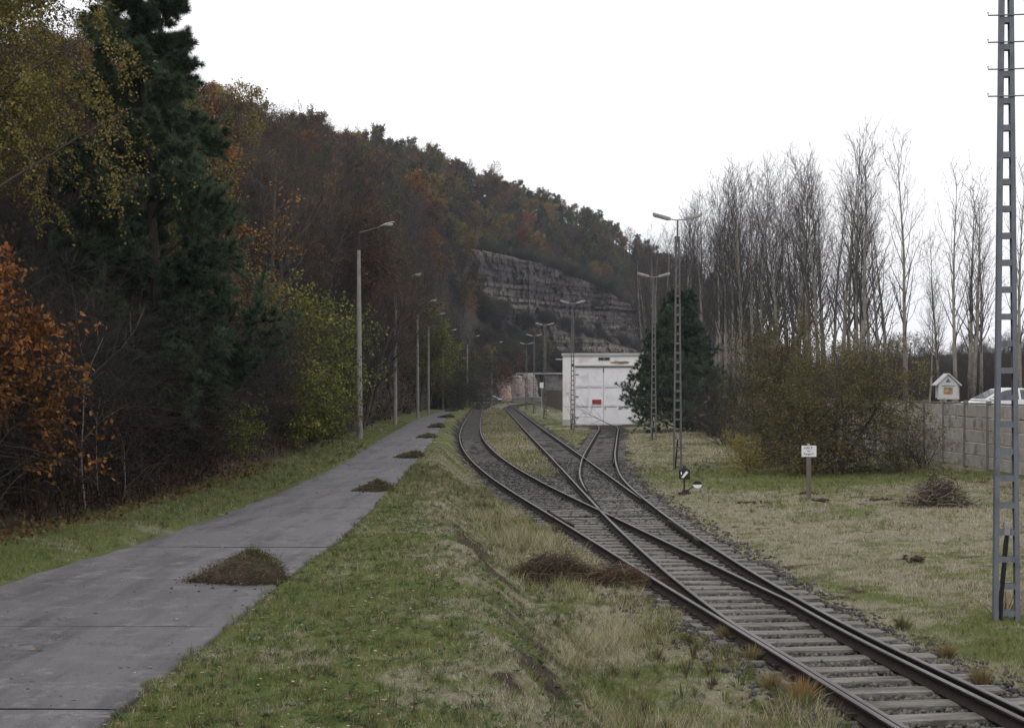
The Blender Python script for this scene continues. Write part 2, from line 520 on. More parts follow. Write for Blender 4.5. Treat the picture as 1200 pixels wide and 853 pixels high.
def masks(x, y):
    td = track_dist(x, y)
    l = road_l(y); r = road_r(y); c = crest(y)
    tdn = td + (fbm(x * 1.6, y * .9, 63, 3) - .5) * np.where(y < 40, .7, 1.1)
    ball = np.where(x < tl(y), 1 - sstep(.9, 1.4, tdn), 1 - sstep(1.1, 1.7, tdn))
    # grass grows in and between the tracks further away
    mid_tracks = (x > tl(y)) & (x < tm(y))
    ball = np.maximum(ball, np.where(mid_tracks & (y < 54), 1 - sstep(40, 54, y), 0))
    ball = np.maximum(ball, np.where((x > tm(y)) & (x < tr(y)) & (y < 70), 1 - sstep(58, 70, y), 0))
    ball = np.where(mid_tracks & (y > 54), ball * (1 - sstep(.75, 1.05, td)), ball)
    wide = np.where(x > tm(y), 1 - sstep(1.8, 3.0, td), 0) * np.where(y < 40, .25, .1)
    ball = np.maximum(ball, wide)
    big = fbm(x * .22, y * .22, 31, 4); sm = .5 * fbm(x * 1.3, y * 1.3, 41, 3) + .5 * fbm(x * 5, y * 5, 43, 3)
    dry = np.where(x > c + .6, .44, .25) + (big - .5) * .8 + (sm - .5) * 1.9
    dry = np.where(x > 4.5, dry + .16 + .12 * sstep(60, 25, y), dry)
    bank = np.exp(-((x - c - .1) / .75) ** 2) * .4
    dry = dry + np.where(y < 60, bank, 0)
    # lush green around the big bush and along the near right edge
    lush = np.exp(-(((x - 11.5) / 5.0) ** 2 + ((y - 51) / 5.0) ** 2))
    dry = dry - 1.1 * lush
    dry = dry - .75 * np.exp(-(((x - 6.9) / 1.3) ** 2 + ((y - 18) / 2.2) ** 2))
    dry = np.where((x < tl(y)) & (x > c + .6) & (y < 30), dry + .12, dry)
    dry = np.where(x < l, dry - .1, dry)
    dry = np.where(mid_tracks & (y > 54), .55 + (big - .5), dry)
    wob = (fbm(x * 0 + 3, y * .9, 78, 4) - .5) * .9
    soil = np.where(y < 26, np.exp(-((x - c - .5 - wob) / .34) ** 2) * sstep(.40, .58, fbm(x * 1.3, y * .8, 77, 4)) * 1.05, 0)
    soil = np.maximum(soil, np.exp(-((x - l + .03) / .09) ** 2) * .5 + np.exp(-((x - r - .03) / .07) ** 2) * .55)
    soil = np.maximum(soil, sstep(l - 1.5, l - 2.6, x) * .9)
    soil = np.maximum(soil, sstep(.66, .8, fbm(x * 1.7, y * 1.7, 55, 4)) * .8)
    soil = np.maximum(soil, np.exp(-(((x - 12.5) / 3.5) ** 2 + ((y - 53) / 3.5) ** 2)) * .6)
    soil = np.where(y > 112, np.maximum(soil, np.exp(-(((x - 9) / 4) ** 2 + ((y - 120) / 6) ** 2))), soil)
    return np.clip(np.stack([ball, dry, soil], -1), 0, 1)

gx = np.concatenate([np.linspace(-420, -60, 10)[:-1], np.arange(-60, -13, 3.5), np.arange(-12.5, -3, .28), np.arange(-3, 6.2, .11), np.arange(6.2, 19.6, .3), np.geomspace(20, 900, 34)])
gy = np.concatenate([[-120, -60, -30, -15, -5, 0, 4], np.arange(6, 34, .16), 34 * np.geomspace(1.006, 44, 210)])
GX, GY = np.meshgrid(gx, gy)
GZ = ground_z(GX, GY)
nx, ny = len(gx), len(gy)
idx = np.arange(nx * ny).reshape(ny, nx)
quads = np.stack([idx[:-1, :-1], idx[:-1, 1:], idx[1:, 1:], idx[1:, :-1]], -1).reshape(-1, 4)
mk = masks(GX.ravel(), GY.ravel())
me = fast_mesh('ground', np.stack([GX, GY, GZ], -1).reshape(-1, 3), [quads], ground_material(), smooth=True, pcol=mk)
setp(mobj('ground', me), kind='structure')

# ------------------------------------------------------------------ road of concrete slabs
def slab_material():
    m, n, l, b = newmat('road_concrete')
    p = coords(n, l, obj=False)
    oi = n.new("ShaderNodeObjectInfo")
    f1 = noise(n, l, p, .55, 5, .65, .6); f2 = noise(n, l, p, 60, 4, .7); f3 = noise(n, l, p, 3.2, 6, .7)
    mp = n.new("ShaderNodeMapping"); mp.inputs["Scale"].default_value = (1.5, .22, 1); l.new(p, mp.inputs["Vector"])
    f4 = noise(n, l, mp.outputs[0], 1.7, 4, .6)
    c = mixc(n, l, ramp(n, l, f1, .3, .7), (.100, .096, .103), (.138, .134, .142))
    c = mixc(n, l, ramp(n, l, f4, .46, .68), c, (.066, .064, .067))
    c = mixc(n, l, ramp(n, l, f3, .54, .66), c, (.165, .16, .165))
    f5 = noise(n, l, p, 9, 6, .8)
    c = mixc(n, l, ramp(n, l, f5, .60, .70), c, (.045, .043, .042))
    wv = n.new('ShaderNodeVectorMath'); wv.operation = 'ADD'
    cb = n.new('ShaderNodeCombineXYZ'); l.new(f3, cb.inputs[0]); l.new(f5, cb.inputs[1]); l.new(p, wv.inputs[0]); l.new(cb.outputs[0], wv.inputs[1])
    vc = n.new('ShaderNodeTexVoronoi'); vc.feature = 'DISTANCE_TO_EDGE'; vc.inputs['Scale'].default_value = .42; l.new(wv.outputs[0], vc.inputs['Vector'])
    crk = ramp(n, l, vc.outputs['Distance'], .010, .003)
    crm = n.new('ShaderNodeMath'); crm.operation = 'MULTIPLY'; l.new(crk, crm.inputs[0]); l.new(ramp(n, l, f1, .5, .56), crm.inputs[1])
    c = mixc(n, l, crm.outputs[0], c, (.03, .029, .028))
    mp2 = n.new("ShaderNodeMapping"); mp2.inputs["Scale"].default_value = (.25, 2.2, 1); l.new(p, mp2.inputs["Vector"])
    f6 = noise(n, l, mp2.outputs[0], 2.4, 5, .75)
    c = mixc(n, l, ramp(n, l, f6, .58, .70), c, (.14, .138, .138))
    mr = n.new("ShaderNodeMapRange"); mr.inputs[3].default_value = .9; mr.inputs[4].default_value = 1.1
    l.new(oi.outputs["Random"], mr.inputs[0])
    cc = n.new("ShaderNodeCombineColor")
    for k in range(3): l.new(mr.outputs[0], cc.inputs[k])
    c = mixc(n, l, 1.0, c, cc.outputs[0], 'MULTIPLY')
    c = mixc(n, l, 1.0, c, mixc(n, l, ramp(n, l, f2, .3, .7), (.62, .62, .62), (1.38, 1.38, 1.38)), 'MULTIPLY')
    l.new(c, b.inputs["Base Color"])
    b.inputs["Roughness"].default_value = .78
    b.inputs["Specular IOR Level"].default_value = .35
    bump(n, l, b, f2, .35, .01)
    return m
M['slab'] = slab_material()
road = bpy.data.objects.new('road', None); C.objects.link(road); setp(road, kind='structure')
bed_y = np.concatenate([np.arange(-30, 40, 1.0), np.arange(40, 319, 4.0)])
bl, br = road_l(bed_y) + .05, road_r(bed_y) - .05
bz = road_z(bed_y) - .013
V = np.stack([np.stack([bl, bed_y, bz], -1), np.stack([br, bed_y, bz], -1)], 1).reshape(-1, 3)
k = np.arange(len(bed_y) - 1) * 2
me = fast_mesh('joint_filler', V, [np.stack([k, k + 1, k + 3, k + 2], -1)], M['soil'])
mobj('joint_filler', me, road)
SL = 3.72
y0 = 10.45 - 9 * SL
rs = random.Random(5)
i = 0
while y0 < 304:
    L = SL if y0 < 150 else SL * 4
    g = .007
    ys = np.linspace(y0 + g, y0 + L - g, 9)
    xl_ = road_l(ys) + (fbm(ys * 1.7, ys * 0, 5, 4) - .5) * .26
    xr_ = road_r(ys) + (fbm(ys * 1.9, ys * 0 + 9, 6, 4) - .5) * .26
    tilt = rs.uniform(-.004, .004); dz = rs.uniform(-.003, .003)
    rows = []
    for a in (0, .012, .17, .33, .5, .67, .83, .988, 1):
        x = xl_ + (xr_ - xl_) * a
        z = road_z(ys) + dz + tilt * (a - .5) - (.009 if a in (0, 1) else 0)
        zz = z.copy(); zz[0] -= .006; zz[-1] -= .006
        yy_ = ys.copy(); yy_[0] += rs.uniform(-.008, .02); yy_[-1] -= rs.uniform(-.008, .02)
        rows.append(np.stack([x, yy_, zz], -1))
    top = np.stack(rows, 0)                       # 9 x 9
    bot = top.copy(); bot[..., 2] = road_z(ys)[None] - .12
    V = np.concatenate([top.reshape(-1, 3), bot[[0, 8]].reshape(-1, 3)])
    t = np.arange(81).reshape(9, 9)
    q = np.stack([t[:-1, :-1], t[1:, :-1], t[1:, 1:], t[:-1, 1:]], -1).reshape(-1, 4)
    b0 = 81 + np.arange(9); b1 = 90 + np.arange(9)
    sd_ = [np.stack([b0[:-1], t[0, :-1], t[0, 1:], b0[1:]], -1), np.stack([t[8, :-1], b1[:-1], b1[1:], t[8, 1:]], -1)]
    ends = []
    me = fast_mesh('slab', V, [q] + sd_, M['slab'])
    mobj('slab', me, road)
    y0 += L; i += 1

# ------------------------------------------------------------------ rails and sleepers
PROF = [(-.0625, -.149), (.0625, -.149), (.0625, -.139), (.012, -.118), (.009, -.045), (.034, -.034), (.0335, -.006), (.026, 0), (-.026, 0), (-.0335, -.006), (-.034, -.034), (-.009, -.045), (-.012, -.118), (-.0625, -.139)]
def normals(f, ys):
    e = .2
    dx = (f(ys + e) - f(ys - e)) / (2 * e)
    l = np.sqrt(1 + dx * dx)
    return 1 / l, -dx / l                    # right-hand normal
def rail(name, f, side, ya, yb, parent, zoff=0.0, taper=None, label=None):
    ys = [ya]
    while ys[-1] < yb: ys.append(ys[-1] + (.45 if ys[-1] < 70 else 2.0 if ys[-1] < 260 else 1.0))
    ys = np.minimum(np.array(ys), yb)
    nxn, nyn = normals(f, ys)
    off = side * .751
    cx = f(ys) + nxn * off; cy = ys + nyn * off
    V = []
    w = np.ones(len(ys)) if taper is None else np.interp(ys, [ya, ya + taper], [.25, 1])
    sh = np.zeros(len(ys)) if taper is None else np.interp(ys, [ya, ya + taper], [.0, 0])
    for (u, v) in PROF:
        V.append(np.stack([cx + nxn * u * w, cy + nyn * u * w, np.full(len(ys), v + zoff)], -1))
    V = np.stack(V, 1)
    n = len(PROF); m = len(ys)
    t = np.arange(n * m).reshape(m, n)
    t2 = np.roll(t, -1, 1)
    q = np.stack([t[:-1], t2[:-1], t2[1:], t[1:]], -1).reshape(-1, 4)
    mi = np.tile(np.array([1, 1, 1, 1, 1, 1, 0, 0, 0, 1, 1, 1, 1, 1]), m - 1)
    me = fast_mesh(name, V.reshape(-1, 3), [q, np.array([t[0][::-1]]), np.array([t[-1]])], [M['rail_head'], M['rail_side']], np.concatenate([mi, [1, 1]]))
    o = mobj(name, me, parent)
    if label: o['label'] = label
    return o

turnout = empty('railway_turnout', (tm(18.), 18, -.2), 'near rusty turnout on pale wooden sleepers where the left track splits off', 'railway points', group='railway turnouts')
turnout2 = empty('railway_turnout', (tm(45.), 45, -.2), 'second turnout beside the lever lantern, splitting off the siding to the white shed', 'railway points', group='railway turnouts')
trackL = empty('railway_track', (tl(80.), 80, -.2), 'leftmost rusty track curving along beside the concrete road', 'railway track', group='rusty railway tracks')
trackM = empty('railway_track', (tm(90.), 90, -.2), 'middle rusty track running straight on to the far bend left of the shed', 'railway track', group='rusty railway tracks')
trackR = empty('railway_track', (tr(90.), 90, -.2), 'short right siding track ending at the doors of the white shed', 'railway track', group='rusty railway tracks')
for t_ in (turnout, turnout2, trackL, trackM, trackR):
    t_.location = (0, 0, 0)
def inv(f, v): return f
# turnout 1: common stock rails and blades
rail('stock_rail', tl, -1, -8, 34, turnout)
rail('stock_rail', tr, 1, -8, 36, turnout)
rail('switch_blade', lambda y: np.minimum(tl(y) + .755, tr(y) + .755 - .19), 0, 4.5, 34, turnout, -.004)
rail('switch_blade', lambda y: np.maximum(tm(y) - .755, tl(y) - .755 + .085), 0, 9.5, 36, turnout, -.002, 3.0)
# turnout 2
rail('stock_rail', tm, -1, 36.04, 62, turnout2)
rail('stock_rail', tr, 1, 36.04, 62, turnout2)
rail('switch_blade', tr, -1, 42.5, 62, turnout2, -.003, 3.0)
rail('switch_blade', tm, 1, 39.5, 62, turnout2, -.005, 3.0)
rail('rail', tl, -1, 34.04, 349, trackL); rail('rail', tl, 1, 34.04, 349, trackL, -.004)
rail('rail', tm, -1, 62.04, 329, trackM); rail('rail', tm, 1, 62.04, 329, trackM)
rail('rail', tr, -1, 62.04, 118, trackR, -.003); rail('rail', tr, 1, 62.04, 118, trackR)
# check rails opposite the two crossings
def check_rail(f, side, ya, yb, parent):
    ys = np.linspace(ya, yb, 12)
    flare = np.where((ys < ya + .7) | (ys > yb - .7), .045, 0)
    a, b = normals(f, ys)
    mbx = MB()
    o = side * (.751 - .085)
    P = [(float(f(y)) + float(n1) * (o - side * float(fl)), float(y) + float(n2) * o, -.03) for y, n1, n2, fl in zip(ys, a, b, flare)]
    for p, q in zip(P[:-1], P[1:]): mbx.bar(p, q, .045, .10)
    mbx.build('check_rail', M['rail_side'], parent)
check_rail(tl, -1, 32, 36, turnout); check_rail(tr, 1, 28.5, 33, turnout)
check_rail(tr, 1, 58, 63, turnout2); check_rail(tm, -1, 58, 63, turnout2)

_sl_cache = {}
def sleeper(xa, xb, y, ang, parent, dark=False, z=-.155):
    L = round((xb - xa) * 4) / 4
    key = (L, dark, R.randrange(3))
    if key not in _sl_cache:
        rr = random.Random(hash(key) & 0xffff)
        mbx = MB(); w = .25 + rr.uniform(-.02, .02)
        n = 5; vs = []; fs = []
        for i in range(n + 1):
            x = -L / 2 + L * i / n
            e = rr.uniform(-.012, .012); zt = rr.uniform(-.006, .006)
            vs += [(x, -w / 2 + e, -.16), (x, -w / 2 + e, zt - .012), (x, -w / 2 + .02 + e, zt), (x, w / 2 - .02 + e, zt + .002), (x, w / 2 + e, zt - .012), (x, w / 2 + e, -.16)]
        for i in range(n):
            for j in range(5):
                fs.append((i * 6 + j, i * 6 + j + 1, i * 6 + j + 7, i * 6 + j + 6))
        fs.append((0, 1, 2, 3, 4, 5)); fs.append(tuple(n * 6 + j for j in range(6))[::-1])
        mbx.add(vs, fs)
        _sl_cache[key] = mbx.mesh('sleeper', M['sleeper_dark' if dark else 'sleeper'])
    o = bpy.data.objects.new('sleeper', _sl_cache[key])
    C.objects.link(o); o.parent = parent
    o.location = ((xa + xb) / 2, y, z + R.uniform(-.008, .006))
    o.rotation_euler = (R.uniform(-.01, .01), R.uniform(-.004, .004), ang + R.uniform(-.012, .012))
    return o
plates = {k: MB() for k in ('a', 'b', 'l', 'm', 'r')}
def plate(key, f, side, y, ang):
    a, b = normals(f, np.array([y]))
    x = float(f(y)) + float(a[0]) * side * .751
    plates[key].box((x, y + float(b[0]) * side * .751, -.147), (.30, .15, .018), rot=ang)
    for s in (-1, 1):
        plates[key].box((x + s * .095, y + float(b[0]) * side * .751, -.125), (.05, .06, .05), rot=ang)
def slope_ang(f, y):
    return math.atan2(-float(f(y + .3) - f(y - .3)) / .6, 1) * -1
y = 3.0
while y < 35.8:
    a = -math.atan(float(tm(y + .3) - tm(y - .3)) / .6)
    xa = float(tl(y)) - 1.32 + R.uniform(-.06, .06); xb = float(tm(y)) + 1.32 + R.uniform(-.06, .06)
    sleeper(xa, xb, y, a, turnout)
    for f, s in ((tl, -1), (tm, 1), (tl, 1), (tm, -1)): plate('a', f, s, y, a)
    y += .61
y = 36.4
while y < 62:
    a = -math.atan(float(tm(y + .3) - tm(y - .3)) / .6)
    sleeper(float(tm(y)) - 1.3 + R.uniform(-.05, .05), float(max(tm(y), tr(y))) + 1.3, y, a, turnout2, dark=y > 50)
    for f, s in ((tm, -1), (tr, 1), (tr, -1), (tm, 1)): plate('b', f, s, y, a)
    y += .61
def run(f, ya, yb, parent, key, darky):
    y = ya
    while y < yb:
        a = -math.atan(float(f(y + .3) - f(y - .3)) / .6)
        sleeper(float(f(y)) - 1.3, float(f(y)) + 1.3, y, a, parent, dark=y > darky, z=-.16 if y > darky else -.155)
        plate(key, f, -1, y, a); plate(key, f, 1, y, a)
        y += .63
run(tl, 36.3, 90, trackL, 'l', 38)
run(tm, 62.4, 110, trackM, 'm', 0)
run(tr, 62.4, 112, trackR, 'r', 0)
for key, par in (('a', turnout), ('b', turnout2), ('l', trackL), ('m', trackM), ('r', trackR)):
    setp(plates[key].build('baseplate', M['iron'], par), kind='stuff')
for f, ya, par in ((tl, 90.5, trackL), (tm, 110.5, trackM)):
    mbx = MB(); y = ya
    while y < 300:
        a = -math.atan(float(f(y + .3) - f(y - .3)) / .6)
        mbx.box((float(f(y)), y, -.2), (2.6, .26, .09), rot=a); y += .66
    setp(mbx.build('sleeper', M['sleeper_dark'], par), kind='stuff')
# ------------------------------------------------------------------ ballast stones (nobody could count them)
def scatter_stones(n, seed):
    g = np.random.default_rng(seed)
    y = 8.6 * np.exp(g.random(n) ** 1.15 * math.log(62 / 8.6))
    tk = g.integers(0, 3, n)
    off = g.normal(0, 1.0, n)
    off = np.where(g.random(n) < .22, np.abs(off) * 1.1 + .9, off)
    base = np.where(tk == 0, tl(y), np.where(tk == 1, tm(y), tr(y)))
    x = base + off
    return x, y
sx, sy = scatter_stones(60000, 3)
std = track_dist(sx, sy)
keep = (std < 1.1 + NR.random(len(sx)) * .95) & ((sx > tl(sy) - 1.9 - .0 * sy)) & (fbm(sx * .9, sy * .9, 61, 3) + NR.random(len(sx)) * .5 > .5)
keep &= (sx > crest(sy) + 1.6)
sx, sy = sx[keep], sy[keep]
OCT = np.array([(1, 0, 0), (0, 1, 0), (-1, 0, 0), (0, -1, 0), (0, 0, 1), (0, 0, -1)], float)
OF = np.array([(0, 1, 4), (1, 2, 4), (2, 3, 4), (3, 0, 4), (1, 0, 5), (2, 1, 5), (3, 2, 5), (0, 3, 5)])
def stones(name, x, y, z, size, cols, mat, seed=1):
    g = np.random.default_rng(seed); n = len(x)
    S = size[:, None, None] * (.65 + .7 * g.random((n, 6, 1))) * OCT[None] * np.array([1, 1, .62])
    a = g.random(n) * 6.283
    ca, sa = np.cos(a)[:, None], np.sin(a)[:, None]
    V = np.stack([S[..., 0] * ca - S[..., 1] * sa, S[..., 0] * sa + S[..., 1] * ca, S[..., 2]], -1)
    V += (g.random((n, 6, 3)) - .5) * size[:, None, None] * .5
    V += np.stack([x, y, z], -1)[:, None, :]
    F = (OF[None] + (np.arange(n) * 6)[:, None, None]).reshape(-1, 3)
    return fast_mesh(name, V.reshape(-1, 3), [F], mat, col=np.repeat(cols, 8, 0))
n = len(sx)
g = np.random.default_rng(8)
size = (.018 + .028 * g.random(n) ** 2) * (1 + sy / 60)
v = .042 + .115 * g.random(n) ** 1.7
cols = v[:, None] * np.array([1.0, .93, .87])[None] * (1 + (g.random((n, 3)) - .5) * .12)
sz = ground_z(sx, sy) + size * .25
me = stones('ballast_stones', sx, sy, sz, size, cols, M['stone'])
setp(mobj('ballast_stones', me), kind='stuff')

# ------------------------------------------------------------------ hillside
HT = np.array([-.9, -.6, -.375, -.3, -.25, -.219, -.2, -.169, -.1125, -.0625, -.03, 0, .0313, .0625, .1, .125, .156, .1875, .22, .26, .4])
HYF = np.array([9.2, 13.5, 21.5, 26.5, 32, 37, 41, 50, 80, 172, 292, 345, 364, 392, 416, 430, 450, 465, 475, 485, 500])
HYR = np.array([40, 62, 100, 130, 165, 195, 210, 250, 330, 400, 430, 460, 480, 500, 510, 520, 530, 540, 550, 560, 580])
HE = np.array([.52, .36, .27, .238, .226, .212, .206, .197, .187, .179, .169, .155, .1435, .131, .109, .097, .078, .040, .012, .0, -.004])
HTREE = np.array([8, 8, 9, 10, 10, 10, 10, 10, 10, 10, 10, 10, 10, 9.5, 9, 9, 8, 5, 3, 3, 3])
HZR = np.maximum(HE * HYR + 3.2 - HTREE, .3)
def cliff_yc(t): return np.interp(t, [-.06, -.03, 0, .0625, .095, .12], [325, 345, 370, 420, 445, 462])
def row_z(py, y): return CAM_Z + (HOR - np.asarray(py)) * np.asarray(y) / FOC
def cliff_top(t): return row_z(np.interp(600 + t * FOC, [545, 555, 600, 650, 700, 748, 765], [292, 293, 301, 313, 331, 360, 376]), cliff_yc(t))
def cliff_bot(t): return row_z(np.interp(600 + t * FOC, [545, 555, 600, 650, 700, 748, 765], [322, 334, 372, 408, 420, 420, 418]), cliff_yc(t))
def hill_ctrl(t):
    yf = np.interp(t, HT, HYF); yr = np.interp(t, HT, HYR); zr = np.interp(t, HT, HZR)
    w = sstep(-.05, -.03, t) * (1 - sstep(.09, .115, t))
    yb0 = yf + .3 * (yr - yf); zb0 = .33 * zr; yt0 = yf + .42 * (yr - yf); zt0 = .46 * zr
    yc = cliff_yc(t)
    yb = yb0 * (1 - w) + (yc + 4) * w; zb = zb0 * (1 - w) + cliff_bot(t) * w
    yt = yt0 * (1 - w) + (yc + 20) * w; zt = zt0 * (1 - w) + cliff_top(t) * w
    return yf, yb, zb, yt, zt, yr, zr
def hill_z(x, y):
    x = np.atleast_1d(np.asarray(x, float)); y = np.atleast_1d(np.asarray(y, float))
    t = np.clip(x / np.maximum(y, 1), -.9, .4)
    yf, yb, zb, yt, zt, yr, zr = hill_ctrl(t)
    z = np.where(y < yb, zb * (y - yf) / (yb - yf), np.where(y < yt, zb + (zt - zb) * (y - yb) / (yt - yb), np.where(y < yr, zt + (zr - zt) * np.clip((y - yt) / (yr - yt), 0, 1) ** .9, zr - .05 * (y - yr))))
    base = np.where(t < -.05, .5, -.1)
    return z + base + (fbm(x * .06, y * .06, 71, 4) - .5) * 4.0 * sstep(2, 18, y - yf) + (fbm(x * .5, y * .5, 72, 3) - .5) * .5
tt = np.concatenate([np.linspace(-.9, -.3, 40)[:-1], np.linspace(-.3, .4, 190)])
ss = np.concatenate([np.linspace(-.05, 1, 80), [1.15, 1.4]])
T_, S_ = np.meshgrid(tt, ss)
yf, yb, zb, yt, zt, yr, zr = hill_ctrl(T_)
Y_ = yf + S_ * (yr - yf)
X_ = T_ * Y_
Z_ = hill_z(X_.ravel(), Y_.ravel()).reshape(X_.shape)
Z_ = np.where(S_ < .001, Z_ - 1.2, Z_)
hn, hm = X_.shape
ix = np.arange(hn * hm).reshape(hn, hm)
q = np.stack([ix[:-1, :-1], ix[:-1, 1:], ix[1:, 1:], ix[1:, :-1]], -1).reshape(-1, 4)
M['forest_floor'] = pmat('forest_floor', (.028, .020, .014), (.055, .039, .026), .7, .95, .8, 6, c3=(.04, .042, .02), s3=.25, world=True, bdist=.1)
setp(mobj('hillside', fast_mesh('hillside', np.stack([X_, Y_, Z_], -1).reshape(-1, 3), [q], M['forest_floor'], smooth=True)), kind='structure')

# ------------------------------------------------------------------ quarry face of layered rock
def rock_material():
    m, n, l, b = newmat('layered_rock')
    p = coords(n, l, obj=False)
    mp = n.new("ShaderNodeMapping"); mp.inputs["Rotation"].default_value = (0, math.radians(-2.5), 0); mp.inputs["Scale"].default_value = (.05, .05, 1.0)
    l.new(p, mp.inputs["Vector"])
    s = noise(n, l, mp.outputs[0], .55, 6, .75)
    s2 = noise(n, l, mp.outputs[0], .105, 3, .6)
    f = noise(n, l, p, .6, 6, .7)
    ge = n.new('ShaderNodeNewGeometry'); sx3 = n.new('ShaderNodeSeparateXYZ'); l.new(ge.outputs['True Normal'], sx3.inputs[0])
    upw = ramp(n, l, sx3.outputs[2], .55, .85)
    c = mixc(n, l, ramp(n, l, s, .38, .62), (.050, .043, .043), (.132, .116, .110))
    c = mixc(n, l, ramp(n, l, s2, .50, .58), c, (.225, .195, .175))
    c = mixc(n, l, ramp(n, l, f, .46, .62), c, (.05, .046, .045))
    c = mixc(n, l, upw, c, (.048, .042, .028))      # soil and dry plants lie on the ledges
    l.new(c, b.inputs["Base Color"]); b.inputs["Roughness"].default_value = .95; b.inputs["Specular IOR Level"].default_value = .1
    bump(n, l, b, f, .8, .4)
    return m
M['rock'] = rock_material()
cu = np.linspace(-.036, .1, 380); cv = np.linspace(0, 1, 150)
U, Vv = np.meshgrid(cu, cv)
yc = cliff_yc(U); zbt = cliff_bot(U) - 10; ztp = cliff_top(U) + .4
zz = zbt + (ztp - zbt) * Vv
dipz = zz - U * 24                      # beds dip gently to the right
def layer_off(d, seed):
    th = np.cumsum(np.random.default_rng(seed).uniform(.35, 1.35, 120)) - 20
    i = np.searchsorted(th, d)
    a = np.random.default_rng(seed + 1).uniform(0, 1, 160)
    return a[np.clip(i, 0, 159)], i
lo_, li = layer_off(dipz, 4)
blk = hsh(np.floor(U * 620 + hsh(li, li * 0, 3) * 9), li, 12)
blk2 = fbm(U * 95, zz * .07, 14, 3)
ledge = sstep(.44, .50, Vv) * 9 - 0.0           # wide overgrown ledge half way up
ledge = np.where(U < .012, sstep(.1, .2, Vv) * 2, ledge * sstep(.012, .035, U))
Yc = yc - 8 + ledge * .8 + Vv * 6 + (lo_ - .5) * 2.4 + (blk - .5) * 1.5 + (blk2 - .5) * 11 + (fbm(U * 300, zz * .5, 5, 3) - .5) * 1.6
Yc = np.where(Vv > .985, yc + 24, Yc)
ci = np.arange(U.size).reshape(U.shape)
q = np.stack([ci[:-1, :-1], ci[:-1, 1:], ci[1:, 1:], ci[1:, :-1]], -1).reshape(-1, 4)
setp(mobj('cliff', fast_mesh('cliff', np.stack([U * yc, Yc, zz], -1).reshape(-1, 3), [q], M['rock'])), kind='structure')

# far ridge beyond the valley on the right
fx = np.linspace(120, 1500, 60); fy = np.array([1150, 1260, 1400, 1550, 1700, 1900])
FX, FY = np.meshgrid(fx, fy)
prof = np.array([0, .55, .9, 1, .98, .8])[:, None]
FZ = prof * (np.interp(FX / FY, [.1, .2, .3, .4, .6, 1], [6, 22, 44, 50, 50, 40]) + (fbm(FX * .01, FY * .01, 5, 4) - .5) * 16) - 2
fi = np.arange(FX.size).reshape(FX.shape)
q = np.stack([fi[:-1, :-1], fi[:-1, 1:], fi[1:, 1:], fi[1:, :-1]], -1).reshape(-1, 4)
M['far_wood'] = pmat('far_wooded_ridge', (.04, .04, .035), (.07, .06, .045), .05, .95, .8, .3, world=True, bdist=3)
setp(mobj('distant_hill', fast_mesh('distant_hill', np.stack([FX, FY, FZ], -1).reshape(-1, 3), [q], M['far_wood'], smooth=True)), kind='structure')

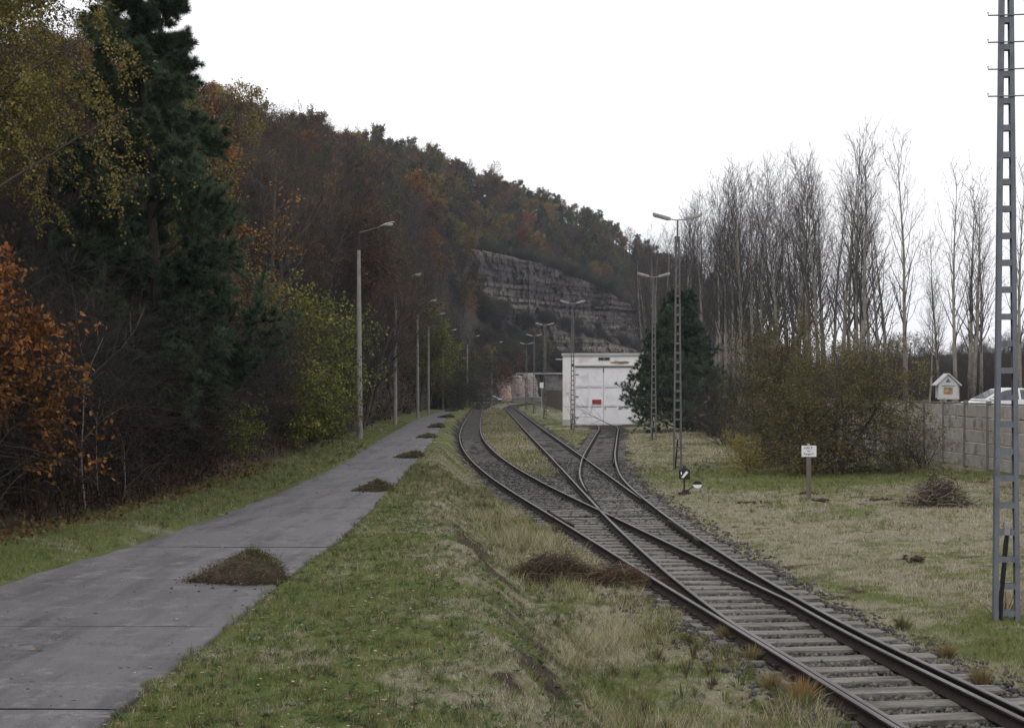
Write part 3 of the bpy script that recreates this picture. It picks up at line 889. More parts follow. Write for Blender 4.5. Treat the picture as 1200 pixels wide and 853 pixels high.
# ------------------------------------------------------------------ lattice lamp masts
def make_mast(label, lamps=True, dark=True):
    mt = M['mast_dark'] if dark else M['mast']
    t = empty('lattice_mast', (0, 0, 0), label, 'lamp mast', group='steel lattice lamp masts')
    Hm = 9.6; wb, wt = .36, .17
    half = lambda z: (wb + (wt - wb) * z / Hm) / 2
    for s in (-1, 1):
        mbx = MB()
        # channel section leg: web outside, flanges turned inward along y
        for (o, wx, wy) in ((0, .014, .13), (.03, .06, .014), (.03, .06, .0141)):
            pass
        def leg(z0, z1):
            a = half(z0) * s; b = half(z1) * s
            for dy in (-.058, .058):
                mbx.bar((a - s * .032, dy, z0), (b - s * .032, dy, z1), .055, .012, up=(0, 1, 0))
            mbx.bar((a, 0, z0), (b, 0, z1), .012, .128, up=(0, 1, 0))
        leg(-.4, Hm)
        mbx.build('leg', mt, t)
    rung = MB().box((0, 0, 0), (1, .012, .085)).box((0, .107, 0), (1, .012, .085)).mesh('rung', mt)
    z = .12
    while z < Hm - .05:
        o = mobj('rung', rung, t, (0, -.0535, z)); o.scale = (2 * half(z) - .004, 1, 1)
        z += .392
    for k in range(4):
        z = 7.6 + k * .392 + .03
        mbx = MB(); L = .27
        mbx.tube([(-L, -.075, z + .05), (-L, -.075, z), (L, -.075, z), (L, -.075, z + .05)], .011, 6)
        mbx.build('step_bar', mt, t)
    mbx = MB().box((0, 0, Hm + .012), (.22, .2, .024)).box((0, 0, Hm - .16), (.2, .16, .02))
    mbx.build('cap_plate', mt, t)
    if lamps:
        MB().tube([(0, 0, Hm - .2), (0, 0, Hm + .72)], .038, 8).build('lamp_pole', mt, t)
        for s in (-1, 1):
            a = MB().tube([(0, 0, Hm + .70), (s * .16, 0, Hm + .72), (s * .34, 0, Hm + .75)], .026, 7).build('lamp_arm', M['lamp_metal'], t)
            h = MB()
            P = [(.30, -.07), (.42, -.15), (.95, -.16), (1.02, -.1), (1.02, .1), (.95, .16), (.42, .15), (.30, .07)]
            vs = []
            for zz_, kk in ((.0, 1), (.09, .92), (.115, .6)):
                for (x, y) in P:
                    vs.append((s * x, y * kk, Hm + .70 + zz_ + (x - .3) * .26))
            nP = len(P); fs = [tuple(range(nP)), tuple(range(2 * nP, 3 * nP))]
            for r_ in range(2):
                for i_ in range(nP):
                    j_ = (i_ + 1) % nP
                    fs.append((r_ * nP + i_, r_ * nP + j_, (r_ + 1) * nP + j_, (r_ + 1) * nP + i_))
            h.add(vs, fs)
            hd = h.build('lamp_head', M['lamp_metal'], t)
            gl = MB(); vs = [(s * x, y * .8, Hm + .688 + (x - .3) * .26 - (.02 if .4 < x < 1 else 0)) for (x, y) in P]
            gl.add(vs + [(v[0], v[1], v[2] + .012) for v in vs], [tuple(range(nP)), tuple(range(nP, 2 * nP))] + [(i_, (i_ + 1) % nP, nP + (i_ + 1) % nP, nP + i_) for i_ in range(nP)])
            gl.build('lamp_glass', M['lamp_glass'], hd)
    # supply cable and fuse box near the foot
    MB().box((0, -.03, 1.35), (.075, .07, .20), bev=.01).box((0, -.03, 1.47), (.05, .05, .05)).build('fuse_box', M['lamp_metal'], t)
    MB().tube([(0, -.02, 1.26), (-.03, -.03, 1.08), (-.05, -.04, .8), (-.09, -.05, .4), (-.10, -.05, -.1)], .022, 7).tube([(.02, -.02, 1.26), (.0, -.03, 1.0), (-.03, -.05, .7), (-.07, -.07, .35), (-.09, -.07, -.1)], .018, 7).build('cable', M['cable'], t)
    return t
masts = [(1179, 19.9, 'near grey blue lattice mast at the right edge with hooked step bars'),
         (794, 56.4, 'tall lattice mast with twin lamps standing just behind the points lever'),
         (766, 86, 'lattice mast with twin lamps in front of the dark pine beside the shed'),
         (671, 111, 'lattice mast like a ladder in front of the left corner of the white shed'),
         (638.5, 150, 'twin lamp lattice mast left of the shed, above the plank fence'),
         (626, 181, 'twin lamp lattice mast between the fence end and the next mast further left'),
         (617, 215, 'leftmost far lattice mast with twin lamps before the rocks')]
mast0 = mastD = None
for i, (px, y, lb) in enumerate(masts):
    if i == 0:
        o = make_mast(lb, dark=False)
    elif mastD is None:
        o = mastD = make_mast(lb)
    else:
        o = copy_tree(mastD)
    x = xat(px, y)
    o.location = (x, y, float(ground_z(x, y)) - .02)
    o.rotation_euler = (0, 0, [-.12, .06, .05, .05, 0, 0, 0][i])
    o['label'] = lb

# ------------------------------------------------------------------ concrete street lamps along the road
def make_lamp(label):
    t = empty('street_lamp', (0, 0, 0), label, 'street lamp', group='concrete street lamps along the road')
    MB().tube([(0, 0, -.3), (0, 0, 2), (0, 0, 5), (0, 0, 9.6)], [.155, .145, .122, .088], 14).build('pole', M['concrete_pole'], t, smooth=False)
    MB().tube([(0, 0, 9.5), (0, 0, 10.35), (.06, 0, 10.42)], [.045, .042, .04], 8).tube([(0, 0, 9.48), (0, 0, 9.66)], .1, 10).build('bracket', M['iron'], t)
    MB().tube([(0, 0, 10.36), (.5, 0, 10.47), (1.25, 0, 10.66)], .03, 7).build('arm', M['lamp_arm'], t)
    h = MB()
    st = [(1.15, .05, .05), (1.3, .10, .075), (1.55, .14, .085), (1.8, .12, .07), (1.88, .05, .03)]
    vs = []; fs = []; kk = 8
    for (x, w, hh) in st:
        for j in range(kk):
            a = math.pi * j / (kk - 1)
            vs.append((x, math.cos(a) * w, 10.64 + (x - 1.15) * .26 + math.sin(a) * hh))
    for i_ in range(len(st) - 1):
        for j in range(kk):
            j2 = (j + 1) % kk
            fs.append((i_ * kk + j, i_ * kk + j2, (i_ + 1) * kk + j2, (i_ + 1) * kk + j))
    fs += [tuple(range(kk)), tuple((len(st) - 1) * kk + j for j in range(kk))]
    hd = h.add(vs, fs).build('lamp_head', M['lamp_metal'], t)
    gl = MB(); gl.ball((1.56, 0, 10.735), .2, sq=(1.25, .6, .42), k=10)
    gl.build('lamp_glass', M['lamp_glass'], hd, smooth=True)
    return t
lamps = [(421.5, 68.6, 'nearest concrete street lamp, tallest one left of the road'),
         (463, 97.5, 'second concrete street lamp along the road, right behind the nearest'),
         (489.5, 125, 'third concrete street lamp before the rusty brown oak'),
         (502, 146, 'fourth concrete street lamp, close beside the third one'),
         (519, 183, 'fifth concrete street lamp near where the road narrows'),
         (547.5, 205, 'sixth street lamp standing between the road end and the leftmost track'),
         (576, 232, 'farthest street lamp, just above the parked silver car')]
lamp0 = None
for i, (px, y, lb) in enumerate(lamps):
    if lamp0 is None: o = lamp0 = make_lamp(lb)
    else: o = copy_tree(lamp0)
    x = xat(px, y)
    gzl = float(ground_z(x, y)); gzl = min(gzl, float(road_z(y)) + .2) if i < 5 else .35
    o.location = (x, y, gzl)
    o.rotation_euler = (0, R.uniform(-.006, .006), [-.22, -.1, -.18, -.15, -.1, .0, .05][i])
    o['label'] = lb

# ------------------------------------------------------------------ concrete panel wall along the street
wall = empty('concrete_wall', (WALL_X, 60, 0), 'weathered grey concrete panel wall with posts along the right side of the yard', 'wall')
wall.location = (0, 0, 0)
BAY = 2.7
pm = [None, None, None]
def panel_mesh(v):
    rr = random.Random(v)
    return MB().box((0, 0, 0), (.06, BAY - .12, .474), bev=.016).mesh('panel', M['wall_conc'])
pms = [panel_mesh(v) for v in range(3)]
post_me = MB().box((0, 0, 1.3), (.16, .14, 3.0), bev=.015).mesh('post', M['wall_post'])
cop = MB().box((0, 0, 0), (.10, BAY - .1, .07), bev=.01).mesh('coping', M['wall_post'])
yy = 52.7 - 5 * BAY
wz = lambda y: float(np.interp(y, [38, 60, 140], [.06, .06, .0]))
k = 0
while yy < 135:
    o = mobj('post', post_me, wall, (WALL_X, yy, wz(yy) - .15)); o.rotation_euler = (R.uniform(-.006, .006), R.uniform(-.008, .008), 0)
    for r_ in range(5):
        o = mobj('panel', pms[R.randrange(3)], wall, (WALL_X + R.uniform(-.012, .012), yy + BAY / 2, wz(yy) + .24 + r_ * .50))
        o.rotation_euler = (R.uniform(-.004, .004), R.uniform(-.012, .012), 0)
    mobj('coping', cop, wall, (WALL_X, yy + BAY / 2, wz(yy) + 2.53))
    yy += BAY; k += 1

# ------------------------------------------------------------------ white engine shed
shed = empty('engine_shed', (8.35, 124, -.15), 'white flat roofed engine shed with tall panelled doors at the end of the siding', 'shed', -.085)
M['shed_wall'] = pmat('whitewashed_shed_wall', (.70, .68, .685), (.78, .76, .77), .8, .85, .25, 20, fv=.08, c3=(.58, .55, .53), s3=.45)
M['shed_door'] = pmat('white_door_paint', (.74, .74, .77), (.80, .80, .83), .7, .6, .1, 20, fv=.05, c3=(.60, .60, .63), s3=.6)
M['trim'] = pmat('grey_trim', (.35, .34, .33), (.45, .44, .43), 2, .8, .2, 20)
M['rust'] = pmat('rust_patch', (.16, .09, .05), (.26, .17, .10), 8, .9, .5, 30, c3=(.35, .33, .25), s3=6)
M['red_sign'] = pmat('faded_red_sign', (.26, .035, .03), (.32, .05, .04), 3, .6, .05, 30)
W2, HS, LS = 3.75, 6.35, 22.0          # half width, height, length
f = MB()
dx0, dx1, dz = -2.62, 2.55, 5.35
f.box(((-W2 + dx0) / 2, .15, HS / 2), (dx0 + W2, .3, HS)).box(((W2 + dx1) / 2, .15, HS / 2), (W2 - dx1, .3, HS))
f.box(((dx0 + dx1) / 2, .15, (HS + dz) / 2), (dx1 - dx0, .3, HS - dz))
f.build('front_wall', M['shed_wall'], shed)
MB().box((-W2 + .15, LS / 2 + .15, HS / 2), (.3, LS - .3, HS)).build('side_wall', M['shed_wall'], shed)
MB().box((W2 - .15, LS / 2 + .15, HS / 2), (.3, LS - .3, HS)).build('side_wall', M['shed_wall'], shed)
MB().box((0, LS + .15, HS / 2), (2 * W2, .3, HS)).build('rear_wall', M['shed_wall'], shed)
MB().box((0, LS / 2, HS + .10), (2 * W2 + .16, LS + .4, .16), bev=.03).build('roof', M['trim'], shed)
MB().box((0, -.13, HS + .05), (2 * W2 + .2, .06, .18)).build('fascia', M['white'], shed)
MB().box((-W2 - .35, .6, HS - .35), (.6, .12, .1)).build('gutter_spout', M['trim'], shed)
MB().box((dx0 / 2 + dx1 / 2, -.05, dz + .05), (dx1 - dx0 + .5, .12, .10)).build('door_rail', M['trim'], shed)
MB().box((dx0 - .18, -.06, dz + .14), (.2, .16, .2), bev=.03).build('rail_bracket', M['iron'], shed)
mid = (dx0 + dx1) / 2
for s in (-1, 1):
    x0, x1 = (dx0, mid - .012) if s < 0 else (mid + .012, dx1)
    d = MB().box(((x0 + x1) / 2, .17, dz / 2), (x1 - x0, .06, dz - .04)).build('door', M['shed_door'], shed)
    cw = (x1 - x0) / 2
    for c in range(2):
        for r_, (z0, z1) in enumerate(((.05, 1.66), (1.74, 3.42), (3.50, 5.26))):
            o = MB().box((x0 + cw * (c + .5), .125, (z0 + z1) / 2), (cw - .09, .035, z1 - z0 - .10), bev=.008).build('door_panel', M['shed_door'], d)
    for r_, zz_ in enumerate((1.69, 3.44, 5.27)):
        for c in range(2):
            MB().box((x0 + cw * (c + .5), .098, zz_), (cw - .2, .06, .03)).build('drip_strip', M['lamp_metal'], d)
MB().box((mid, .09, 5.02), (.05, .06, .4)).build('door_bolt', M['iron'], shed)
MB().box((mid - .62, .06, 2.12), (.82, .02, .42), bev=.004).build('notice_plate', M['red_sign'], shed)
w = MB().box((mid + .05, -.02, 6.02), (1.1, .06, .30)).build('vent_window', M['trim'], shed)
for c in range(2):
    MB().box((mid + .05 + (c - .5) * .52, -.056, 6.02), (.46, .02, .22)).build('pane', M['black'], w)
rr = random.Random(3)
pts = []
for k_ in range(22):
    a = k_ / 22 * 6.283; r_ = (.55 + .45 * rr.random())
    pts.append((mid + 1.55 + math.cos(a) * 1.15 * r_, 5.68 + math.sin(a) * .17 * r_))
MB().prism(pts, 'y', -.006, .01).build('bare_brick_patch', M['rust'], shed)
for xa_, xb_ in ((-W2 + .02, dx0 - .02), (dx1 + .02, W2 - .02)):
    MB().box(((xa_ + xb_) / 2, -.02, .2), (xb_ - xa_, .05, .62), bev=.012).build('plinth', M['trim'], shed)
for s in (-1, 1):
    for z_ in (.7, 2.6, 4.6):
        MB().box((mid + s * (dx1 - dx0) / 2 - s * .16, .075, z_), (.34, .03, .07), bev=.006).build('hinge', M['iron'], shed)
MB().box((mid + .14, .07, 1.55), (.05, .05, .3), bev=.01).build('door_handle', M['iron'], shed)
MB().box((-W2 + .45, -.005, 2.9), (.3, .012, .12)).build('wall_plate', M['trim'], shed)

# ------------------------------------------------------------------ fence, shelter and rocks behind the shed
fence = empty('plank_fence', (7, 240, 0), 'dark upright plank fence running left from behind the white shed', 'fence')
fence.location = (0, 0, 0)
M['plank'] = pmat('dark_fence_plank', (.13, .11, .10), (.19, .165, .15), 2, .9, .4, 20, c3=(.09, .075, .07), s3=1, stretch=(1, 1, .3))
pl_me = MB().box((0, 0, 1.5), (.30, .06, 3.0), bev=.01).mesh('plank', M['plank'])
ps_me = MB().box((0, .1, 1.6), (.2, .16, 3.3)).mesh('fence_post', M['wall_post'])
fa, fb = Vector((7.4, 200)), Vector((6.2, 284)); nn = 120
for i in range(nn):
    p = fa.lerp(fb, i / (nn - 1))
    o = mobj('plank', pl_me, fence, (p.x, p.y, -.1 + R.uniform(-.05, .05))); o.scale = (2.2, 1, 1)
    o.rotation_euler = (0, R.uniform(-.01, .01), math.radians(90.7))
for i in range(18):
    p = fa.lerp(fb, i / 17); mobj('fence_post', ps_me, fence, (p.x + .15, p.y, -.1))

shelter = empty('concrete_shelter', (8, 300, 0), 'low grey concrete shelter with a thin flat roof and dark opening left of the shed', 'shelter')
M['old_conc'] = pmat('old_grey_concrete', (.16, .15, .15), (.24, .225, .22), .6, .9, .4, 8, c3=(.10, .095, .09), s3=.5)
shelter.location = (7.2, 346, -.1); shelter.scale = (1.085, 1, 1.085)
MB().box((0, 2, 6.5), (11.5, 7, .28)).build('roof', M['trim'], shelter)
MB().box((2.6, 2, 3.2), (3.0, 5, 6.3)).build('wall', M['old_conc'], shelter)
MB().box((-4.6, 2, 3.2), (.6, 5, 6.3)).build('wall', M['old_conc'], shelter)
MB().box((-1.2, 4.4, 3.2), (6.2, .3, 6.3)).build('rear_wall', M['old_conc'], shelter)
MB().box((5.0, 2.6, 2.6), (1.7, 4, 5.2)).build('wall', M['old_conc'], shelter)
for k_ in range(3): MB().box((-3.4 + k_ * 1.4, -.6, 3.2), (.22, .22, 6.3)).build('pillar', M['old_conc'], shelter)

plat = empty('loading_ramp', (8, 300, 0), 'long pale concrete loading ramp in front of the low shelter', 'ramp')
plat.location = (2.6, 335, .0)
MB().prism([(-6.0, -.3), (6.0, -.3), (6.0, 1.15), (4, 1.1), (-6.0, .6)], 'y', -3, 3).build('ramp_body', M['old_conc'], plat)
MB().box((4.6, -3.03, .95), (2.2, .05, .14)).build('edge_rail', M['trim'], plat)

def rock(name, c, d, seed, mat, label, cat='rock'):
    g = np.random.default_rng(seed)
    nu, nv = 28, 18
    u, v = np.meshgrid(np.linspace(0, 2 * math.pi, nu, endpoint=False), np.linspace(-.35, math.pi / 2, nv))
    x = np.sign(np.cos(u)) * np.abs(np.cos(u)) ** .6 * np.cos(v) ** .5 if False else np.cos(u) * np.abs(np.cos(v)) ** .5
    y = np.sin(u) * np.abs(np.cos(v)) ** .5; z = np.sin(v)
    P = np.stack([x * d[0], y * d[1], z * d[2]], -1)
    lay = np.floor(P[..., 2] / (d[2] * .16) + vnoise(u * 1.2, v, seed))
    k_ = .82 + .22 * hsh(lay, np.floor(u * 2.2 + lay), seed) + .22 * (fbm(u * 2.5, v * 2.5, seed, 3) - .5)
    P[..., 0] *= k_; P[..., 1] *= k_
    P += np.array(c)
    i_ = np.arange(nu * nv).reshape(nv, nu); i2 = np.roll(i_, -1, 1)
    q = np.stack([i_[:-1], i2[:-1], i2[1:], i_[1:]], -1).reshape(-1, 4)
    o = mobj(name, fast_mesh(name, P.reshape(-1, 3), [q], mat))
    return setp(o, label, cat)
M['pale_rock'] = pmat('pale_rock', (.25, .215, .20), (.36, .31, .285), .5, .95, .8, 3, c3=(.12, .10, .09), s3=.35, world=True, bdist=.2)
M['pink_rock'] = pmat('pinkish_rock', (.36, .25, .21), (.42, .30, .26), .5, .95, .6, 3, c3=(.24, .17, .145), s3=.3, world=True, bdist=.2)
rock('rock_outcrop', (-2.7, 333, .4), (2.8, 2.5, 6.4), 3, M['pink_rock'], 'pinkish upright rock face just right of the farthest street lamp')
rock('rock_outcrop', (.9, 338, .2), (2.6, 3, 6.3), 5, M['pale_rock'], 'cream coloured rock boulder between the pink rock and brown scree')
rock('rock_outcrop', (4.0, 341, .0), (2.6, 3, 7.0), 8, M['pale_rock'], 'brown streaked rock mound left of the concrete shelter')
rock('rock_outcrop', (-4.0, 339, .2), (2.8, 3, 8.6), 12, M['pale_rock'], 'tall pale rock behind and above the pinkish rock')
sg = empty('notice_board', (xat(635, 198), 198, -.1), 'small white square board on a post above the plank fence end', 'sign')
MB().box((0, 0, 1.7), (.09, .09, 3.4)).build('post', M['trim'], sg)
MB().box((0, -.07, 3.75), (.62, .04, .8)).build('board', M['white'], sg)

# ------------------------------------------------------------------ points lever with lantern
def make_lever(label):
    t = empty('points_lever', (0, 0, 0), label, 'points lever', group='points levers with lanterns')
    MB().box((0, 0, .05), (.5, .34, .1), bev=.02).box((.05, 0, .14), (.26, .22, .12), bev=.02).build('base', M['iron'], t)
    MB().tube([(0, 0, .1), (0, 0, .62)], .035, 8).build('spindle', M['iron'], t)
    ln = MB().box((0, 0, .84), (.42, .3, .40), bev=.02).box((0, 0, 1.07), (.30, .24, .07), bev=.03).tube([(0, 0, 1.1), (0, 0, 1.2)], [.085, .06], 10).build('lantern', M['black'], t)
    # white slanting bar and arrow corners on the lantern face
    a = MB()
    a.prism([(-.15, .72), (-.06, .69), (.15, .93), (.06, .99)], 'y', -.156, -.1505)
    a.prism([(-.17, .95), (-.17, .84), (-.12, .84), (-.12, .95)], 'y', -.156, -.1505)
    a.build('white_symbol', M['white'], ln)
    MB().bar((.05, -.02, .14), (.44, -.06, .37), .05, .04).build('lever_arm', M['iron'], t)
    w_ = MB()
    vs = []; k_ = 20
    for yy_ in (-.11, .0):
        for j in range(k_):
            an = 2 * math.pi * j / k_
            vs.append((.53 + .19 * math.cos(an), yy_, .42 + .15 * math.sin(an)))
    fs = []; ms = []
    w_.n = 0
    top = [j for j in range(k_ + 1) if j <= k_ // 2]
    up = [j % k_ for j in range(0, k_ // 2 + 1)]; dn = [j % k_ for j in range(k_ // 2, k_ + 1)]
    w_.add(vs, [], 0)
    for half, mi in ((up, 0), (dn, 1)):
        w_.F += [tuple(half), tuple(k_ + j for j in half)[::-1]]; w_.M += [mi, mi]
        for p_, q_ in zip(half[:-1], half[1:]):
            w_.F.append((p_, q_, k_ + q_, k_ + p_)); w_.M.append(mi)
    w_.build('counterweight', [M['black'], M['white']], t).rotation_euler = (0, 0, 0)
    return t
lev = make_lever('black points lever with white symbol lantern and black and white counterweight')
lx, ly = xat(802, 43.2), 43.2
lev.scale = (.76, .76, .76); lev.location = (lx, ly, float(ground_z(lx, ly))); lev.rotation_euler = (0, 0, 0)
lev2 = copy_tree(lev); lx, ly = xat(638.5, 190), 190
lev2.location = (lx, ly, -.1); lev2['label'] = 'small far points lever in the grass before the plank fence'

# ------------------------------------------------------------------ wooden sign
sx_, sy_ = xat(948, 41.5), 41.5
sgn = empty('warning_sign', (sx_, sy_, float(ground_z(sx_, sy_))), 'white board lettered in black on a grey wooden post before the big bush', 'sign')
M['post_wood'] = pmat('grey_post_wood', (.10, .088, .072), (.16, .145, .12), 4, .9, .5, 40, stretch=(1, 1, .2))
MB().box((0, .035, .68), (.14, .045, 1.56), bev=.006).build('post', M['post_wood'], sgn)
M['board'] = pmat('white_sign_board', (.66, .65, .68), (.72, .71, .74), 3, .5, .05, 30)
bd = MB().box((0, 0, 1.46), (.45, .012, .34), bev=.003).build('board', M['board'], sgn)
MB().box((0, .03, 1.66), (.08, .03, .05)).build('bracket', M['trim'], sgn)
def text_obj(txt, size, loc, mat, parent, name='lettering'):
    cu_ = bpy.data.curves.new(name, 'FONT'); cu_.body = txt; cu_.size = size
    cu_.align_x = 'CENTER'; cu_.align_y = 'CENTER'; cu_.extrude = .001
    tmp = bpy.data.objects.new('tmp', cu_); C.objects.link(tmp)
    dg = bpy.context.evaluated_depsgraph_get()
    me_ = bpy.data.meshes.new_from_object(tmp.evaluated_get(dg))
    bpy.data.objects.remove(tmp)
    me_.materials.clear(); me_.materials.append(mat)
    o = mobj(name, me_, parent, loc)
    o.rotation_euler = (math.radians(90), 0, 0)
    return o
text_obj('HALT', .105, (-.02, -.0085, 1.555), M['black'], bd)
text_obj('für', .09, (.0, -.0085, 1.465), M['black'], bd)
text_obj('Rangierf.', .088, (.0, -.0085, 1.375), M['black'], bd)

# ------------------------------------------------------------------ house shaped notice box behind the wall
ix_, iy_ = 22.3, 69.0
iz = float(ground_z(ix_, iy_))
ix_ = xat(1110, iy_)
iz = float(ground_z(ix_, iy_))
ib = empty('display_case', (ix_, iy_, iz), 'white house shaped display case with a gable roof looking over the wall', 'display case')
M['case_white'] = pmat('case_white', (.42, .42, .44), (.47, .47, .49), 2, .6, .1, 20, c3=(.36, .36, .38), s3=2, fv=.06)
b0 = row_z(468, iy_) - iz
MB().box((-.3, .05, b0 / 2), (.1, .1, b0 + .1)).box((.3, .05, b0 / 2), (.1, .1, b0 + .1)).build('post', M['case_white'], ib)
bx = MB().box((0, .1, b0 + .42), (.98, .5, .70)).build('case_body', M['case_white'], ib)
MB().box((0, -.16, b0 + .06), (1.1, .06, .10)).box((.545, .1, b0 + .4), (.1, .3, .7)).build('frame', M['trim'], ib)
ga = MB().prism([(-.52, b0 + .77), (.52, b0 + .77), (0, b0 + 1.22)], 'y', -.14, .35).build('gable', M['case_white'], ib)
for s in (-1, 1):
    a_ = Vector((s * .66, 0, b0 + .70)); b_ = Vector((s * .0, 0, b0 + 1.29))
    MB().bar((a_.x, .1, a_.z), (b_.x + s * .02, .1, b_.z), .68, .06).build('roof_board', M['case_white'], ib)
M['emblem'] = pmat('dark_green_emblem', (.06, .10, .10), (.08, .13, .12), 4, .6, 0, 20)
MB().prism([(-.13, b0 + .86), (.13, b0 + .86), (0, b0 + 1.07)], 'y', -.147, -.1405).build('emblem', M['emblem'], ga)
M['picture'] = pmat('printed_picture', (.32, .22, .07), (.12, .07, .07), 9, .5, 0, 20, c3=(.5, .42, .2), s3=6)
MB().box((0, -.155, b0 + .43), (.46, .012, .36)).build('picture', M['picture'], bx)
MB().box((0, -.156, b0 + .68), (.66, .012, .035)).build('strip', M['emblem'], bx)

# ------------------------------------------------------------------ cars
M['car_white'] = pmat('car_white_paint', (.66, .67, .69), (.68, .69, .71), 1, .22, 0, 20, spec=.6, fv=.01)
M['car_silver'] = pmat('car_silver_paint', (.40, .42, .46), (.43, .45, .49), 1, .25, 0, 20, metal=.5, spec=.6, fv=.01)
mm, n_, l_, b_ = newmat('car_glass'); b_.inputs["Base Color"].default_value = (.03, .04, .05, 1); b_.inputs["Roughness"].default_value = .05; b_.inputs["Specular IOR Level"].default_value = .9
M['car_glass'] = mm
mm, n_, l_, b_ = newmat('tyre'); b_.inputs["Base Color"].default_value = (.015, .015, .015, 1); b_.inputs["Roughness"].default_value = .8
M['tyre'] = mm
mm, n_, l_, b_ = newmat('tail_lamp'); b_.inputs["Base Color"].default_value = (.35, .02, .02, 1); b_.inputs["Roughness"].default_value = .2
M['tail'] = mm
mm, n_, l_, b_ = newmat('headlamp'); b_.inputs["Base Color"].default_value = (.7, .72, .75, 1); b_.inputs["Roughness"].default_value = .1
M['head'] = mm
def make_car(label, paint):
    t = empty('parked_car', (0, 0, 0), label, 'car')
    # side outline (x forward, z up); cross-section rounded
    low = [(-2.1, .34), (-2.14, .62), (-2.06, .92), (-1.0, .98), (.75, .96), (1.5, .86), (2.05, .70), (2.14, .5), (2.08, .26), (-2.0, .24)]
    b = MB()
    def loft(sec, ys, m):
        n = len(sec); vs = []; fs = []
        for (yy_, sc, dz_) in ys:
            cxm = sum(p[0] for p in sec) / n
            vs += [(cxm + (p[0] - cxm) * sc, yy_, p[1] + dz_ * 0) for p in sec]
        for i_ in range(len(ys) - 1):
            for j in range(n):
                j2 = (j + 1) % n
                fs.append((i_ * n + j, i_ * n + j2, (i_ + 1) * n + j2, (i_ + 1) * n + j))
        fs += [tuple(range(n)), tuple((len(ys) - 1) * n + j for j in range(n))]
        b.add(vs, fs, m)
    loft(low, [(-.86, .93, 0), (-.80, .985, 0), (-.5, 1, 0), (.5, 1, 0), (.80, .985, 0), (.86, .93, 0)], 0)
    b.build('body', paint, t)
    roof = [(-1.78, .94), (-1.52, 1.30), (-1.15, 1.46), (-.3, 1.50), (.2, 1.44), (1.12, .95)]
    c_ = MB(); n = len(roof); vs = []; fs = []
    for side in (-1, 1):
        for (x, z) in roof:
            yy_ = side * (.80 - (z - .94) * .34); vs.append((x, yy_, z))
    for j in range(n - 1): fs.append((j, j + 1, n + j + 1, n + j))
    fs += [tuple(range(n)), tuple(range(n, 2 * n))[::-1]]
    c_.add(vs, fs); cab = c_.build('cabin', paint, t)
    for s in (-1, 1):
        for poly in ([(-1.46, .99), (-1.32, 1.30), (-1.0, 1.40), (-.62, 1.42), (-.62, .99)], [(-.52, .99), (-.52, 1.42), (-.2, 1.42), (.12, 1.36), (.86, .99)]):
            vs = []
            for off in (.006, .016):
                vs += [(x, s * (.80 - (z - .94) * .34 + off), z) for (x, z) in poly]
            k_ = len(poly)
            MB().add(vs, [tuple(range(k_)), tuple(range(k_, 2 * k_))] + [(i_, (i_ + 1) % k_, k_ + (i_ + 1) % k_, k_ + i_) for i_ in range(k_)]).build('side_window', M['car_glass'], cab)
    def screen(p0, p1, nm):
        d = Vector((p1[1] - p0[1], 0, -(p1[0] - p0[0]))).normalized()
        if nm == 'rear_window': d = Vector((-abs(d.x), 0, abs(d.z)))
        else: d = Vector((abs(d.x), 0, abs(d.z)))
        vs = []
        for off in (.006, .018):
            for (x, z) in (p0, p1):
                hw = .80 - (z - .94) * .34 - .07
                vs += [(x + d.x * off, -hw, z + d.z * off), (x + d.x * off, hw, z + d.z * off)]
        MB().add(vs, [(0, 1, 3, 2), (4, 6, 7, 5), (0, 2, 6, 4), (1, 5, 7, 3), (0, 4, 5, 1), (2, 3, 7, 6)]).build(nm, M['car_glass'], cab)
    screen((1.02, 1.0), (.27, 1.40), 'windscreen')
    screen((-1.74, 1.0), (-1.54, 1.27), 'rear_window')
    for x in (-1.32, 1.32):
        for s in (-1, 1):
            wh = MB().tube([(x, s * .66, .31), (x, s * .87, .31)], .31, 18).build('wheel', M['tyre'], t)
            MB().tube([(x, s * .865, .31), (x, s * .885, .31)], .2, 12).build('rim', M['lamp_metal'], wh)
    for s in (-1, 1):
        MB().box((2.02, s * .6, .66), (.16, .34, .13), bev=.03).build('headlight', M['head'], t)
        MB().box((-2.06, s * .68, .78), (.12, .18, .24), bev=.03).build('tail_light', M['tail'], t)
        MB().box((.72, s * .92, 1.0), (.12, .18, .12), bev=.04).build('mirror', paint, t)
    MB().box((-2.1, 0, .42), (.12, 1.5, .2), bev=.04).box((2.1, 0, .38), (.12, 1.5, .2), bev=.04).build('bumper', M['iron'], t)
    return t
car = make_car('white hatchback behind the concrete wall, only roof and windows showing', M['car_white'])
cx_, cy_ = 22.0, 61.5
car.location = (cx_, cy_, float(ground_z(cx_, cy_)) + .03); car.rotation_euler = (0, 0, math.radians(183))
car2 = make_car('silver car parked at the far end of the road before the rocks', M['car_silver'])
car2.location = (xat(577, 307), 307, float(ground_z(xat(577, 307), 307)) + .03); car2.rotation_euler = (0, 0, math.radians(-28))
